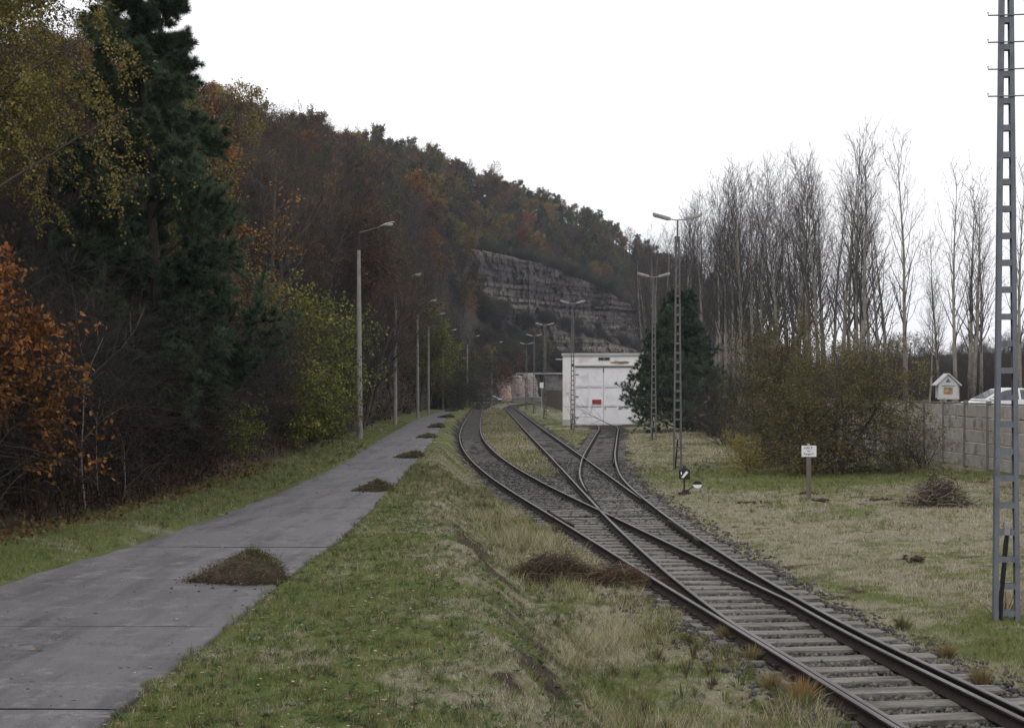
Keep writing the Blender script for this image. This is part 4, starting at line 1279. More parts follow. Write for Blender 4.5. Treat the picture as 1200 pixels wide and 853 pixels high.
# ------------------------------------------------------------------ tree growing
def _norm(v):
    l = math.sqrt(v[0] * v[0] + v[1] * v[1] + v[2] * v[2]) or 1.0
    return (v[0] / l, v[1] / l, v[2] / l)
def _side(d, az, ang):
    """direction at angle ang from d, azimuth az"""
    ref = (0, 0, 1) if abs(d[2]) < .9 else (1, 0, 0)
    a = _norm((d[1] * ref[2] - d[2] * ref[1], d[2] * ref[0] - d[0] * ref[2], d[0] * ref[1] - d[1] * ref[0]))
    b = (d[1] * a[2] - d[2] * a[1], d[2] * a[0] - d[0] * a[2], d[0] * a[1] - d[1] * a[0])
    ca, sa = math.cos(az), math.sin(az); c, s = math.cos(ang), math.sin(ang)
    return tuple(d[i] * c + (a[i] * ca + b[i] * sa) * s for i in range(3))
def grow(rng, out, p, d, L, r, lev, S):
    P = S[lev]; n = P['n']; st = L / n
    pts = [p]; rad = [r]; dirs = [d]
    for i in range(n):
        w = P.get('wob', .1); u = P.get('up', 0)
        d = _norm((d[0] + rng.gauss(0, w), d[1] + rng.gauss(0, w), d[2] + rng.gauss(0, w) + u))
        p = (p[0] + d[0] * st, p[1] + d[1] * st, p[2] + d[2] * st)
        pts.append(p); rad.append(r * (1 - (1 - P.get('tip', .25)) * (i + 1) / n)); dirs.append(d)
    out.append((lev, pts, rad))
    if lev + 1 >= len(S): return
    Q = S[lev + 1]; nc = Q['count']
    nc = nc if isinstance(nc, int) else rng.randint(*nc)
    az = rng.random() * 6.28
    s0 = Q.get('start', .25)
    for k in range(nc):
        f = s0 + (1 - s0) * ((k + rng.random()) / nc)
        x = f * n; i = min(int(x), n - 1); t = x - i
        q = tuple(pts[i][j] + (pts[i + 1][j] - pts[i][j]) * t for j in range(3))
        rr = rad[i] + (rad[i + 1] - rad[i]) * t
        az += 2.4 + rng.uniform(-.5, .5)
        ang = math.radians(Q['ang'] + rng.uniform(-1, 1) * Q.get('angv', 12))
        dd = _side(dirs[i + 1], az, ang)
        sh = Q.get('shape')
        ll = Q['len'] * L if sh is None else Q['len'] * L * sh(f)
        ll *= rng.uniform(.75, 1.2)
        grow(rng, out, q, dd, ll, max(min(rr * Q.get('rad', .6), r), Q.get('rmin', .004)), lev + 1, S)
def tubes(polys, sides):
    """numpy tubes for polylines [(pts, rad)]"""
    Vs = []; Fs = []; base = 0
    by = {}
    for pts, rad in polys: by.setdefault(len(pts), []).append((pts, rad))
    for n, lst in by.items():
        P = np.array([a for a, _ in lst], float); Rd = np.array([b for _, b in lst], float)
        T = P[:, -1] - P[:, 0]; T /= np.linalg.norm(T, axis=1, keepdims=True) + 1e-9
        ref = np.where(np.abs(T[:, 2:3]) < .9, np.array([[0, 0, 1.]]), np.array([[1., 0, 0]]))
        A = np.cross(T, ref); A /= np.linalg.norm(A, axis=1, keepdims=True) + 1e-9
        B = np.cross(T, A)
        an = np.arange(sides) * 2 * math.pi / sides
        ringv = A[:, None, :] * np.cos(an)[None, :, None] + B[:, None, :] * np.sin(an)[None, :, None]
        V = P[:, :, None, :] + Rd[:, :, None, None] * ringv[:, None]
        m = len(lst)
        ix = np.arange(m * n * sides).reshape(m, n, sides)
        i2 = np.roll(ix, -1, 2)
        q = np.stack([ix[:, :-1], i2[:, :-1], i2[:, 1:], ix[:, 1:]], -1).reshape(-1, 4)
        Vs.append(V.reshape(-1, 3)); Fs.append(q + base); base += m * n * sides
    if not Vs: return np.zeros((0, 3)), np.zeros((0, 4), int)
    return np.concatenate(Vs), np.concatenate(Fs)
def along(polys, k, g):
    """k random points (and directions) on each polyline"""
    Ps = []; Ds = []
    by = {}
    for pts, rad in polys: by.setdefault(len(pts), []).append(pts)
    for n, lst in by.items():
        P = np.array(lst, float); m = len(lst)
        x = g.random((m, k)) * (n - 1); i = np.minimum(x.astype(int), n - 2); t = (x - i)[..., None]
        a = np.take_along_axis(P, i[..., None].repeat(3, 2), 1); b = np.take_along_axis(P, (i + 1)[..., None].repeat(3, 2), 1)
        Ps.append((a + (b - a) * t).reshape(-1, 3)); Ds.append((b - a).reshape(-1, 3))
    P = np.concatenate(Ps); D = np.concatenate(Ds); D /= np.linalg.norm(D, axis=1, keepdims=True) + 1e-9
    return P, D
def unit(g, n):
    v = g.normal(size=(n, 3)); return v / (np.linalg.norm(v, axis=1, keepdims=True) + 1e-9)
def leaf_quads(P, size, g, droop=0.0, aspect=.6, flat=0.0):
    n = len(P)
    d = unit(g, n); d[:, 2] -= droop; d /= np.linalg.norm(d, axis=1, keepdims=True)
    w = np.cross(d, unit(g, n)); w /= np.linalg.norm(w, axis=1, keepdims=True) + 1e-9
    if flat: w[:, 2] *= (1 - flat)
    nn = np.cross(d, w)
    s = (size * (.7 + .6 * g.random(n)))[:, None]
    a = P; b = P + d * s * .5 + w * s * aspect * .5 + nn * s * .08; c = P + d * s; e = P + d * s * .5 - w * s * aspect * .5 + nn * s * .08
    V = np.stack([a, b, c, e], 1).reshape(-1, 3)
    return V, np.arange(n * 4).reshape(n, 4)
def tuft_tris(P, D, k, length, width, g, spread=.75):
    n = len(P)
    d = D[:, None, :] + unit(g, n * k).reshape(n, k, 3) * spread
    d /= np.linalg.norm(d, axis=2, keepdims=True)
    w = np.cross(d, unit(g, n * k).reshape(n, k, 3)); w /= np.linalg.norm(w, axis=2, keepdims=True) + 1e-9
    L = length * (.7 + .5 * g.random((n, k, 1)))
    a = P[:, None] + w * width * .5; b = P[:, None] - w * width * .5; c = P[:, None] + d * L
    V = np.stack([a, b, c], 2).reshape(-1, 3)
    return V, np.arange(n * k * 3).reshape(-1, 3)
def palette(cols, n, g, P=None, seed=0, var=.25, clump=1.2):
    """leaf colours: neighbouring leaves share a tone (clumps), single leaves vary"""
    c = np.array(cols, float)
    if P is None: f = g.random(n)
    else:
        f = .55 * fbm(P[:, 0] * clump + P[:, 2] * .7 * clump, P[:, 1] * clump + P[:, 2] * .5 * clump, seed, 3) + .45 * g.random(n)
        f = np.clip((f - .25) / .5, 0, .999)
    x = f * (len(c) - 1); i = np.minimum(x.astype(int), len(c) - 2); t = (x - i)[:, None]
    out = c[i] * (1 - t) + c[i + 1] * t
    return np.clip(out * (1 + (g.random((n, 1)) - .5) * 2 * var), 0, 1)

class TreeMesh: pass
def make_tree(seed, S, H, r0, trunk_levels=1, sides=(8, 5, 3, 3, 3), leaves=None, needles=None, twig_col=(.07, .058, .05), bark='bark', lean=(0, 0), stems=1, spread=0.0):
    """returns (trunk mesh, crown mesh)"""
    rng = random.Random(seed); g = np.random.default_rng(seed)
    out = []
    for s_ in range(stems):
        a = rng.random() * 6.28
        d = _norm((lean[0] + math.cos(a) * spread + rng.gauss(0, .03), lean[1] + math.sin(a) * spread + rng.gauss(0, .03), 1))
        grow(rng, out, (math.cos(a) * r0 * (stems > 1), math.sin(a) * r0 * (stems > 1), -.4), d, H * (1 if stems == 1 else rng.uniform(.7, 1.05)), r0, 0, S)
    tr_ = [(p, r) for l, p, r in out if l < trunk_levels]
    V, F = tubes(tr_, sides[0])
    trunk = fast_mesh('trunk', V, [F], M[bark], smooth=True)
    Vs = []; Fs = []; cols = []; mi = []; base = 0
    F4 = []; F3 = []; c4 = []; c3 = []; m4 = []; m3 = []
    for lv in range(trunk_levels, len(S)):
        V, F = tubes([(p, r) for l, p, r in out if l == lv], sides[min(lv, 4)])
        if len(V):
            Vs.append(V); F4.append(F + base); base += len(V)
            tc = np.array(twig_col) * (.8 + .4 * g.random((len(F), 1)))
            c4.append(tc); m4.append(np.zeros(len(F), int))
    last = [(p, r) for l, p, r in out if l == len(S) - 1]
    if leaves:
        k = leaves['per']; P, D = along(last, max(1, int(math.ceil(k))), g)
        if k < 1:
            kp = g.random(len(P)) < k; P, D = P[kp], D[kp]
        gap = leaves.get('gap', 0)
        if gap:
            f = fbm(P[:, 0] * .9 + P[:, 2] * .6, P[:, 1] * .9 - P[:, 2] * .5, seed + 5, 3)
            kp = f + (g.random(len(P)) - .5) * .25 > gap; P = P[kp]
        P = P + g.normal(0, leaves.get('jit', .06), P.shape)
        V, F = leaf_quads(P, leaves['size'], g, leaves.get('droop', .3), leaves.get('aspect', .65))
        Vs.append(V); F4.append(F + base); base += len(V)
        c4.append(palette(leaves['cols'], len(P), g, P, seed, leaves.get('var', .3), leaves.get('clump', 1.0))); m4.append(np.ones(len(F), int))
    if needles:
        P, D = along(last, needles['per'], g)
        D = D * .6 + np.array([0, 0, .25])
        V, F = tuft_tris(P, D, needles['k'], needles['len'], needles['w'], g, needles.get('spread', .8))
        Vs.append(V); F3.append(F + base); base += len(V)
        c = palette(needles['cols'], len(P), g, P, seed, .22, .8)
        c3.append(np.repeat(c, needles['k'], 0)); m3.append(np.full(len(F), 1, int))
    V = np.concatenate(Vs)
    fl = [np.concatenate(F4)] + ([np.concatenate(F3)] if F3 else [])
    col = np.concatenate(c4 + c3); mi = np.concatenate(m4 + m3)
    crown = fast_mesh('crown', V, fl, [M['twig'], M['needle'] if needles else M['leaf']], mi, col=col)
    return trunk, crown

def plant(name, meshes, loc, label, cat, group=None, rz=0.0, sc=1.0, tilt=(0, 0), zs=1.0):
    t = empty(name, loc, label, cat, rz, group)
    t.rotation_euler = (tilt[0], tilt[1], rz)
    t.scale = (sc, sc, sc * zs)
    mobj('trunk', meshes[0], t)
    mobj('crown', meshes[1], t)
    return t

def broad(seed, H, fine=0, leaves=None, twig=(.056, .049, .044), bark='bark', up=.06, dens=1.0, rmin=.012, stems=1, spread=.25, wide=1.0):
    S = [dict(n=9, wob=.07, up=.03, tip=.12),
         dict(count=int(15 * dens), ang=52, angv=14, len=.40 * wide, start=.22, rad=.45, n=6, wob=.12, up=up, tip=.2, rmin=rmin * 1.6, shape=lambda f: 1.15 - .75 * f),
         dict(count=int(7 * dens), ang=45, angv=16, len=.45, start=.2, rad=.5, n=4, wob=.14, up=up * .6, tip=.3, rmin=rmin * 1.2),
         dict(count=int(5 * dens), ang=42, angv=18, len=.48, start=.15, rad=.55, n=3, wob=.16, up=.03, tip=.4, rmin=rmin)]
    if fine: S.append(dict(count=fine, ang=40, angv=18, len=.5, start=.15, rad=.6, n=2, wob=.12, up=.03, tip=.5, rmin=rmin * .7))
    return make_tree(seed, S, H, .02 * H, 1, (8, 5, 3, 3, 3), leaves, None, twig, bark, stems=stems, spread=spread)
def conifer(seed, H, needles, wide=.30, whorl=34, start=.12, bark='bark', ang=82, n2=9, n3=0, r=.017, up1=.05, s2=.22):
    S = [dict(n=10, wob=.02, up=.05, tip=.08),
         dict(count=whorl, ang=ang, angv=10, len=wide, start=start, rad=.3, n=5, wob=.07, up=up1, tip=.25, rmin=.012, shape=lambda f: 1.12 - .92 * f),
         dict(count=n2, ang=48, angv=14, len=.36, start=s2, rad=.5, n=3, wob=.1, up=.05, tip=.4, rmin=.007)]
    if n3: S.append(dict(count=n3, ang=42, angv=15, len=.5, start=.25, rad=.6, n=2, wob=.1, up=.06, tip=.6, rmin=.005))
    return make_tree(seed, S, H, r * H, 1, (8, 4, 3, 3, 3), None, needles, (.05, .04, .034), bark)

ORANGE = [(.085, .042, .022), (.16, .075, .028), (.25, .115, .038), (.31, .16, .05)]
RUST = [(.055, .038, .027), (.088, .058, .038), (.125, .078, .045), (.155, .10, .056)]
OCHRE = [(.08, .06, .028), (.15, .11, .04), (.235, .165, .055), (.21, .175, .06)]
OLIVE = [(.042, .048, .026), (.080, .086, .038), (.125, .125, .05), (.155, .135, .056)]
PINE = [(.015, .026, .017), (.034, .054, .033), (.064, .094, .053), (.095, .128, .074)]
DEEP = [(.011, .02, .018), (.018, .032, .027), (.028, .046, .038), (.038, .06, .05)]

# hillside prototypes (fine for the near ones, coarser for the far ones)
def lf(cols, per, size, gap=.38): return dict(per=per, size=size, cols=cols, gap=gap, jit=.16, droop=.25)
FAR = {}
FAR['bare'] = [broad(101, 11, 3, None, (.066, .059, .055), rmin=.016), broad(102, 12, 3, None, (.078, .066, .056), rmin=.016, up=.1), broad(103, 10, 3, None, (.064, .058, .058), rmin=.016, stems=3, spread=.2, dens=.7)]
for nm, colz, sd in (('orange', ORANGE, 111), ('rust', RUST, 121), ('ochre', OCHRE, 131), ('olive', OLIVE, 141)):
    FAR[nm] = [broad(sd, 10, 0, lf(colz, 11, .30, .34), rmin=.02), broad(sd + 1, 11, 0, lf(colz, 9, .30, .38), rmin=.02, up=.1)]
FAR['pine'] = [conifer(151, 11, dict(per=5, k=7, len=.42, w=.07, cols=DEEP), .34, 46, .12), conifer(152, 12, dict(per=5, k=7, len=.42, w=.07, cols=PINE), .28, 48, .2)]
NEAR = {}
NEAR['bare'] = [broad(201, 12, 5, None, (.066, .059, .053), rmin=.009, dens=1.15), broad(202, 13, 5, None, (.07, .061, .056), rmin=.009, up=.1, dens=1.1)]
for nm, colz, sd in (('orange', ORANGE, 211), ('rust', RUST, 221), ('ochre', OCHRE, 231), ('olive', OLIVE, 241)):
    NEAR[nm] = [broad(sd, 10.5, 3, lf(colz, 9, .15, .36), rmin=.010)]
NEAR['pine'] = [conifer(251, 13, dict(per=9, k=9, len=.24, w=.03, cols=PINE), .27, 40, .12, n2=12)]

# ------------------------------------------------------------------ hillside trees: near ones are things, the far wood is one mass
KINDS = ['bare', 'orange', 'rust', 'ochre', 'olive', 'pine']
WORDS = {'bare': ('bare_tree', 'bare brown tree', 'bare trees of the wooded hillside'),
         'orange': ('autumn_tree', 'orange tree', 'orange trees of the wooded hillside'),
         'rust': ('autumn_tree', 'rust brown tree', 'rust brown trees of the wooded hillside'),
         'ochre': ('autumn_tree', 'ochre yellow tree', 'ochre trees of the wooded hillside'),
         'olive': ('autumn_tree', 'olive green tree', 'olive trees of the wooded hillside'),
         'pine': ('pine_tree', 'dark blue green pine', 'pines of the wooded hillside')}
def kind_at(px, py, u, rng):
    """mix of kinds over the hill, as grown there"""
    w = dict(bare=.20, orange=.12, rust=.22, ochre=.19, olive=.18, pine=.09)
    if px < 270 and u > .3: w = dict(bare=.25, orange=.34, rust=.30, ochre=.05, olive=0, pine=.06)
    elif px < 360 and u > .85: w = dict(bare=.12, orange=.05, rust=.08, ochre=.08, olive=.05, pine=.62)
    elif px < 430 and u < .85: w = dict(bare=.54, orange=.05, rust=.22, ochre=.08, olive=.05, pine=.08)
    elif px < 560 and u < .45: w = dict(bare=.72, orange=.02, rust=.12, ochre=.02, olive=.10, pine=.02)
    elif px < 640: w = dict(bare=.20, orange=.05, rust=.15, ochre=.27, olive=.23, pine=.10)
    elif px >= 640: w = dict(bare=.22, orange=.04, rust=.12, ochre=.17, olive=.34, pine=.11)
    x = rng.random() * sum(w.values())
    for k, v in w.items():
        x -= v
        if x <= 0: return k
    return 'bare'
TOPS = {id(m_[1]): max(v_.co.z for v_ in m_[1].vertices) for d_ in (NEAR, FAR) for l_ in d_.values() for m_ in l_}
pts = []
rg = random.Random(77)
cells = {}
def try_tree(t, s, near_d):
    yf, yb, zb, yt, zt, yr, zr = [float(v) for v in hill_ctrl(np.array([t]))]
    y = yf + s * (yr - yf)
    if y < 34: return
    x = t * y
    yc = float(cliff_yc(t))
    px = 600 + t * FOC
    if 542 < px < 770 and yc - 12 < y < yc + 12: return
    if 640 < px < 770 and y < yc: return
    if 585 < px <= 640 and y < yc and y > yf + 34: return
    if 548 < px <= 585 and y < yc and y > yc - 34: return
    if y < 80 and x > -10.2: return
    if 185 < px < 345 and y < 66: return
    sp = near_d
    key = (int(x // sp), int(y // sp))
    for a in (-1, 0, 1):
        for b in (-1, 0, 1):
            for (qx, qy) in cells.get((key[0] + a, key[1] + b), ()):
                if (qx - x) ** 2 + (qy - y) ** 2 < (sp * .8) ** 2: return
    cells.setdefault(key, []).append((x, y))
    z = float(hill_z(x, y)[0])
    pts.append((x, y, z, px, 455 - (z + 8 - CAM_Z) * FOC / y, s))
for _ in range(26000):
    t = rg.uniform(-.36, .24)
    s = rg.random() ** .8 * 1.12
    try_tree(t, s, 5.0)
print('hill trees', len(pts))
# size in the picture decides which are individual
pts.sort(key=lambda p: p[1])
n_ind = 300
far_pts = {k: [] for k in KINDS}
def h_zone(px):
    for lim, w in ((150, 'behind yellow birch'), (235, 'behind the big pine'), (290, 'right of the big pine'), (345, 'above the rusty sapling'), (400, 'above the ivy bush'), (436, 'behind nearest street lamp'), (476, 'behind second street lamp'), (496, 'behind third street lamp'), (530, 'behind fourth street lamp'), (556, 'above sixth street lamp'), (600, 'left of the rock face')):
        if px < lim: return w
    return 'above the rock face'
def v_zone(s):
    return 'at the slope foot' if s < .1 else 'low on slope' if s < .28 else 'halfway up slope' if s < .5 else 'high on slope' if s < .8 else 'on the skyline'
used_l = {}
for i, (x, y, z, px, py, s) in enumerate(pts):
    k = kind_at(px, py, s, rg)
    near = y < 150
    if k == 'pine' and y < 95: k = ('bare', 'bare', 'rust', 'olive', 'orange')[rg.randrange(5)]
    room = float(np.interp(x / y, HT, HE)) * y + CAM_Z - z + rg.uniform(-1.2, 1.7) * min(y, 320) / 190      # no tree rises far over the ridge line
    if room < 3.2: continue
    if i < n_ind:
        lst = NEAR[k] if near else FAR[k]
        me_ = lst[rg.randrange(len(lst))]
        nm, wd, grp = WORDS[k]
        sc = rg.uniform(.72, 1.08)
        sc = min(sc, room / TOPS[id(me_[1])])
        size = 'tall ' if sc > .95 else 'small ' if sc < .8 else ''
        shade = ''
        lb = f"{size}{wd} {v_zone(s)} {h_zone(px)}"
        plant(nm, me_, (x, y, z - .1), lb, 'tree', grp, rg.random() * 6.28, sc, (rg.gauss(0, .05), rg.gauss(0, .05)), rg.uniform(.92, 1.15))
    else:
        far_pts[k].append((x, y, z, rg.random() * 6.28, min(rg.uniform(.65, 1.05), room / 12.5), rg.randrange(len(FAR[k]))))

def scatter_object(name, groups, label=None):
    """one object whose geometry nodes set prototype meshes on its points. groups: list of (trunk object, crown object, points)"""
    allp = [p for _, ps in groups for p in ps]
    me_ = bpy.data.meshes.new(name)
    me_.vertices.add(len(allp))
    me_.vertices.foreach_set("co", np.array([p[:3] for p in allp], np.float32).ravel())
    at = me_.attributes.new("rot", 'FLOAT_VECTOR', 'POINT'); at.data.foreach_set("vector", np.array([(0, 0, p[3]) for p in allp], np.float32).ravel())
    at = me_.attributes.new("sc", 'FLOAT', 'POINT'); at.data.foreach_set("value", np.array([p[4] for p in allp], np.float32))
    at = me_.attributes.new("kind", 'INT', 'POINT'); at.data.foreach_set("value", np.array([i for i, (_, ps) in enumerate(groups) for p in ps], np.int32))
    me_.update()
    o = mobj(name, me_)
    ng = bpy.data.node_groups.new(name, 'GeometryNodeTree')
    ng.interface.new_socket("Geometry", in_out='INPUT', socket_type='NodeSocketGeometry')
    ng.interface.new_socket("Geometry", in_out='OUTPUT', socket_type='NodeSocketGeometry')
    N = ng.nodes; Lk = ng.links
    gi = N.new("NodeGroupInput"); go = N.new("NodeGroupOutput")
    join = N.new("GeometryNodeJoinGeometry")
    def named(nm, dt):
        a = N.new("GeometryNodeInputNamedAttribute"); a.data_type = dt; a.inputs["Name"].default_value = nm
        return [s for s in a.outputs if s.enabled and s.name == "Attribute"][0]
    ro, sc_, kd = named("rot", 'FLOAT_VECTOR'), named("sc", 'FLOAT'), named("kind", 'INT')
    for i, (objs, ps) in enumerate(groups):
        cmp_ = N.new("FunctionNodeCompare"); cmp_.data_type = 'INT'; cmp_.operation = 'EQUAL'
        ins = [s for s in cmp_.inputs if s.enabled]
        Lk.new(kd, ins[0]); ins[1].default_value = i
        j2 = N.new("GeometryNodeJoinGeometry")
        for ob in objs:
            oi = N.new("GeometryNodeObjectInfo"); oi.transform_space = 'ORIGINAL'
            oi.inputs["Object"].default_value = ob
            oi.inputs["As Instance"].default_value = False
            Lk.new(oi.outputs["Geometry"], j2.inputs[0])
        iop = N.new("GeometryNodeInstanceOnPoints")
        Lk.new(gi.outputs[0], iop.inputs["Points"])
        Lk.new(cmp_.outputs[0], iop.inputs["Selection"])
        Lk.new(j2.outputs[0], iop.inputs["Instance"])
        Lk.new(ro, iop.inputs["Rotation"])
        Lk.new(sc_, iop.inputs["Scale"])
        Lk.new(iop.outputs[0], join.inputs[0])
    Lk.new(join.outputs[0], go.inputs[0])
    md = o.modifiers.new("scatter", 'NODES'); md.node_group = ng
    setp(o, label, None, None, 'stuff')
    return o
def find_pair(meshes):
    res = []
    for me_ in meshes:
        for o in bpy.data.objects:
            if o.type == 'MESH' and o.data == me_: res.append(o); break
    return res
groups = []
for k in KINDS:
    for v, me_ in enumerate(FAR[k]):
        ps = [p[:5] for p in far_pts[k] if p[5] == v]
        if not ps: continue
        pr = find_pair(me_)
        if len(pr) < 2:
            p = ps.pop(0)
            nm, wd, grp = WORDS[k]
            e_ = plant(nm, me_, (p[0], p[1], p[2] - .1), f"{wd} {v_zone(.6)} {h_zone(600 + p[0] / p[1] * FOC)}", 'tree', grp, p[3], p[4])
            pr = list(e_.children)
        if ps: groups.append((pr, [(a, b, c - .1, d, e) for a, b, c, d, e in ps]))
scatter_object('hillside_forest', groups)
# ------------------------------------------------------------------ near trees on the left
def hz(x, y): return float(hill_z(x, y)[0])
def gz(x, y): return float(ground_z(x, y))
def bank(x, y): return max(gz(x, y), hz(x, y) - .2) if abs(x) / y < .9 else gz(x, y)

birch = make_tree(301, [dict(n=9, wob=.05, up=.05, tip=.12),
    dict(count=30, ang=50, angv=12, len=.245, start=.30, rad=.35, n=6, wob=.08, up=.01, tip=.25, rmin=.010, shape=lambda f: 1.15 - .5 * f),
    dict(count=9, ang=48, angv=18, len=.42, start=.15, rad=.5, n=5, wob=.1, up=-.16, tip=.3, rmin=.006),
    dict(count=6, ang=38, angv=18, len=.75, start=.1, rad=.5, n=5, wob=.08, up=-.30, tip=.5, rmin=.003)],
    14.5, .17, 1, (8, 5, 3, 3, 3), dict(per=46, size=.060, cols=[(.07, .078, .022), (.115, .115, .028), (.17, .155, .036), (.19, .14, .034)], gap=.34, jit=.05, droop=.7, aspect=.75, clump=1.3), None, (.055, .045, .042), 'birch_bark')
plant('birch_tree', birch, (-10.35, 26.5, bank(-10.35, 26.5)), 'tall birch with drooping yellow green leaves at the top left corner', 'tree', rz=.6)
plant('birch_tree', birch, (-12.6, 30, bank(-12.6, 30)), 'second yellow leaved birch farther left behind the corner birch', 'tree', rz=3.4, sc=.95)

bigpine = conifer(311, 14.6, dict(per=13, k=16, len=.19, w=.016, cols=PINE, spread=.8),   .18, 64, .05, n2=13, n3=5, r=.013, ang=76, s2=.38, up1=.08)
plant('pine_tree', bigpine, (-8.8, 34.5, bank(-8.8, 34.5)), 'big dark blue green pine with soft needles rising above the road at left', 'tree', rz=.3)

oak = make_tree(321, [dict(n=6, wob=.1, up=.03, tip=.2),
    dict(count=16, ang=55, angv=15, len=.46, start=.28, rad=.5, n=5, wob=.12, up=.0, tip=.25, rmin=.008, shape=lambda f: 1.1 - .5 * f),
    dict(count=7, ang=48, angv=18, len=.45, start=.2, rad=.5, n=4, wob=.14, up=-.05, tip=.3, rmin=.005),
    dict(count=5, ang=45, angv=18, len=.5, start=.2, rad=.5, n=3, wob=.14, up=-.08, tip=.4, rmin=.003)],
    5.2, .07, 1, (7, 4, 3, 3, 3), dict(per=7, size=.165, cols=[(.10, .046, .02), (.20, .084, .024), (.33, .13, .034), (.40, .19, .058)], gap=.40, jit=.06, droop=.5, aspect=.6, clump=1.6, var=.35), None, (.06, .045, .035))
plant('oak_sapling', oak, (-8.55, 24.2, bank(-8.55, 24.2)), 'young oak with big bright orange leaves at the left edge', 'tree', rz=1.2, sc=.60)
plant('oak_sapling', oak, (-9.5, 23.4, bank(-9.5, 23.4)), 'half hidden orange oak sapling left of the bright one', 'tree', rz=2.9, sc=.7)
oak2 = make_tree(325, [dict(n=7, wob=.1, up=.05, tip=.2),
    dict(count=13, ang=48, angv=15, len=.42, start=.22, rad=.5, n=5, wob=.12, up=.05, tip=.25, rmin=.008, shape=lambda f: 1.1 - .6 * f),
    dict(count=6, ang=46, angv=18, len=.45, start=.2, rad=.5, n=4, wob=.14, up=-.02, tip=.3, rmin=.005),
    dict(count=5, ang=45, angv=18, len=.5, start=.2, rad=.5, n=3, wob=.14, up=-.03, tip=.4, rmin=.003)],
    5.2, .06, 1, (7, 4, 3, 3, 3), dict(per=6, size=.11, cols=[(.09, .046, .026), (.155, .074, .034), (.225, .105, .045), (.27, .145, .07)], gap=.44, jit=.08, droop=.4, aspect=.6, clump=1.3, var=.35), None, (.06, .045, .035))
plant('oak_sapling', oak2, (-9.1, 44.5, bank(-9.1, 44.5)), 'slim rusty orange sapling right of the big pine', 'tree', rz=4.0, sc=.92, zs=1.3)
plant('oak_sapling', oak2, (-9.6, 50.5, bank(-9.6, 50.5)), 'second rusty sapling close behind the slim one', 'tree', rz=5.1, sc=.85)
plant('oak_sapling', oak2, (-10.6, 38.5, bank(-10.6, 38.5)), 'rusty sapling half hidden behind the big pine', 'tree', rz=.4, sc=.9)
plant('oak_tree', NEAR['rust'][0], (-13.2, 33.5, bank(-13.2, 33.5)), 'rust brown oak behind the corner birch', 'tree', rz=1.7, sc=.95)
plant('oak_tree', NEAR['rust'][0], (-11.6, 103, bank(-11.6, 103)), 'full rust brown oak behind the second street lamp', 'tree', rz=.7, sc=1.05)
plant('oak_tree', NEAR['rust'][0], (-12.6, 112, bank(-12.6, 112)), 'second rust brown oak just right of the full one', 'tree', rz=3.7, sc=.95)
plant('oak_tree', NEAR['orange'][0], (-11.7, 54, bank(-11.7, 54)), 'tall orange oak right of the big pine', 'tree', rz=.7, sc=.86)
plant('oak_tree', NEAR['orange'][0], (-19.0, 76, bank(-19.0, 76)), 'orange oak on the skyline right of the pine top', 'tree', rz=2.7, sc=.62)
for x_o, y_o, k_o, sc_o, lb_o in ((-10.6, 60, 'rust', .46, 'rust brown oak right behind the slim sapling'), (-13.9, 62, 'orange', .82, 'orange oak above the slim rusty sapling'), (-12.2, 47, 'orange', .46, 'small orange oak half behind the big pine'), (-15.5, 70, 'rust', .66, 'rust brown oak above the tall leafy bush'), (-13.4, 82, 'rust', .7, 'rust brown oak left of the nearest street lamp')):
    plant('oak_tree', NEAR[k_o][0], (x_o, y_o, bank(x_o, y_o)), lb_o, 'tree', rz=x_o, sc=sc_o)
GREEN = [(.055, .07, .018), (.11, .13, .028), (.18, .185, .04), (.24, .21, .05)]
gt = broad(331, 10, 3, lf(GREEN, 6, .17, .36), rmin=.012)
plant('green_tree', gt, (-10.9, 176, bank(-10.9, 176)), 'yellow green tree above the fourth street lamp', 'tree', rz=.5, sc=1.25)
plant('green_tree', gt, (-10.6, 158, bank(-10.6, 158)), 'lower yellow green tree beside the fourth street lamp', 'tree', rz=2.5, sc=.9)

shrub_S = lambda d=1.0: [dict(n=4, wob=.14, up=.02, tip=.25),
    dict(count=int(9 * d), ang=42, angv=18, len=.55, start=.12, rad=.55, n=4, wob=.16, up=-.02, tip=.3, rmin=.006),
    dict(count=int(7 * d), ang=46, angv=20, len=.5, start=.15, rad=.55, n=3, wob=.18, up=-.04, tip=.4, rmin=.004),
    dict(count=int(5 * d), ang=46, angv=20, len=.5, start=.15, rad=.6, n=2, wob=.18, up=-.02, tip=.5, rmin=.003)]
def shrub(seed, H, stems, spread, leaves, twig=(.06, .048, .042), d=1.0, r=.03):
    return make_tree(seed, shrub_S(d), H, r, 1, (6, 4, 3, 3, 3), leaves, None, twig, stems=stems, spread=spread)
ivy = shrub(341, 2.6, 9, .55, dict(per=4, size=.10, cols=GREEN, gap=.30, jit=.06, droop=.4, aspect=.8))
for i, (x, y, s, lb) in enumerate(((-8.9, 60, 1.25, 'bushy yellow green ivy bush left of the nearest street lamp'),
                                   (-9.0, 53, 1.0, 'smaller dark green bush left of the yellow green one'),
                                   (-9.2, 67, .95, 'low green bush touching the foot of the nearest street lamp'),
                                   (-8.5, 42, .55, 'small leafy green shrub right of the bare brambles'), (-10.4, 72, 1.6, 'tall yellow green bush behind the nearest street lamp'), (-10.8, 56, 1.5, 'tall leafy bush behind the yellow green ivy bush'))):
    plant('bush', ivy, (x, y, bank(x, y)), lb, 'bush', 'green bushes along the foot of the slope', i * 1.7, s)
wil = shrub(351, 3.4, 10, .5, dict(per=9, size=.085, cols=[(.035, .042, .024), (.055, .062, .035), (.075, .082, .045)], gap=.32, jit=.1, droop=.3, aspect=.55), (.06, .055, .05), 1.0, .05)
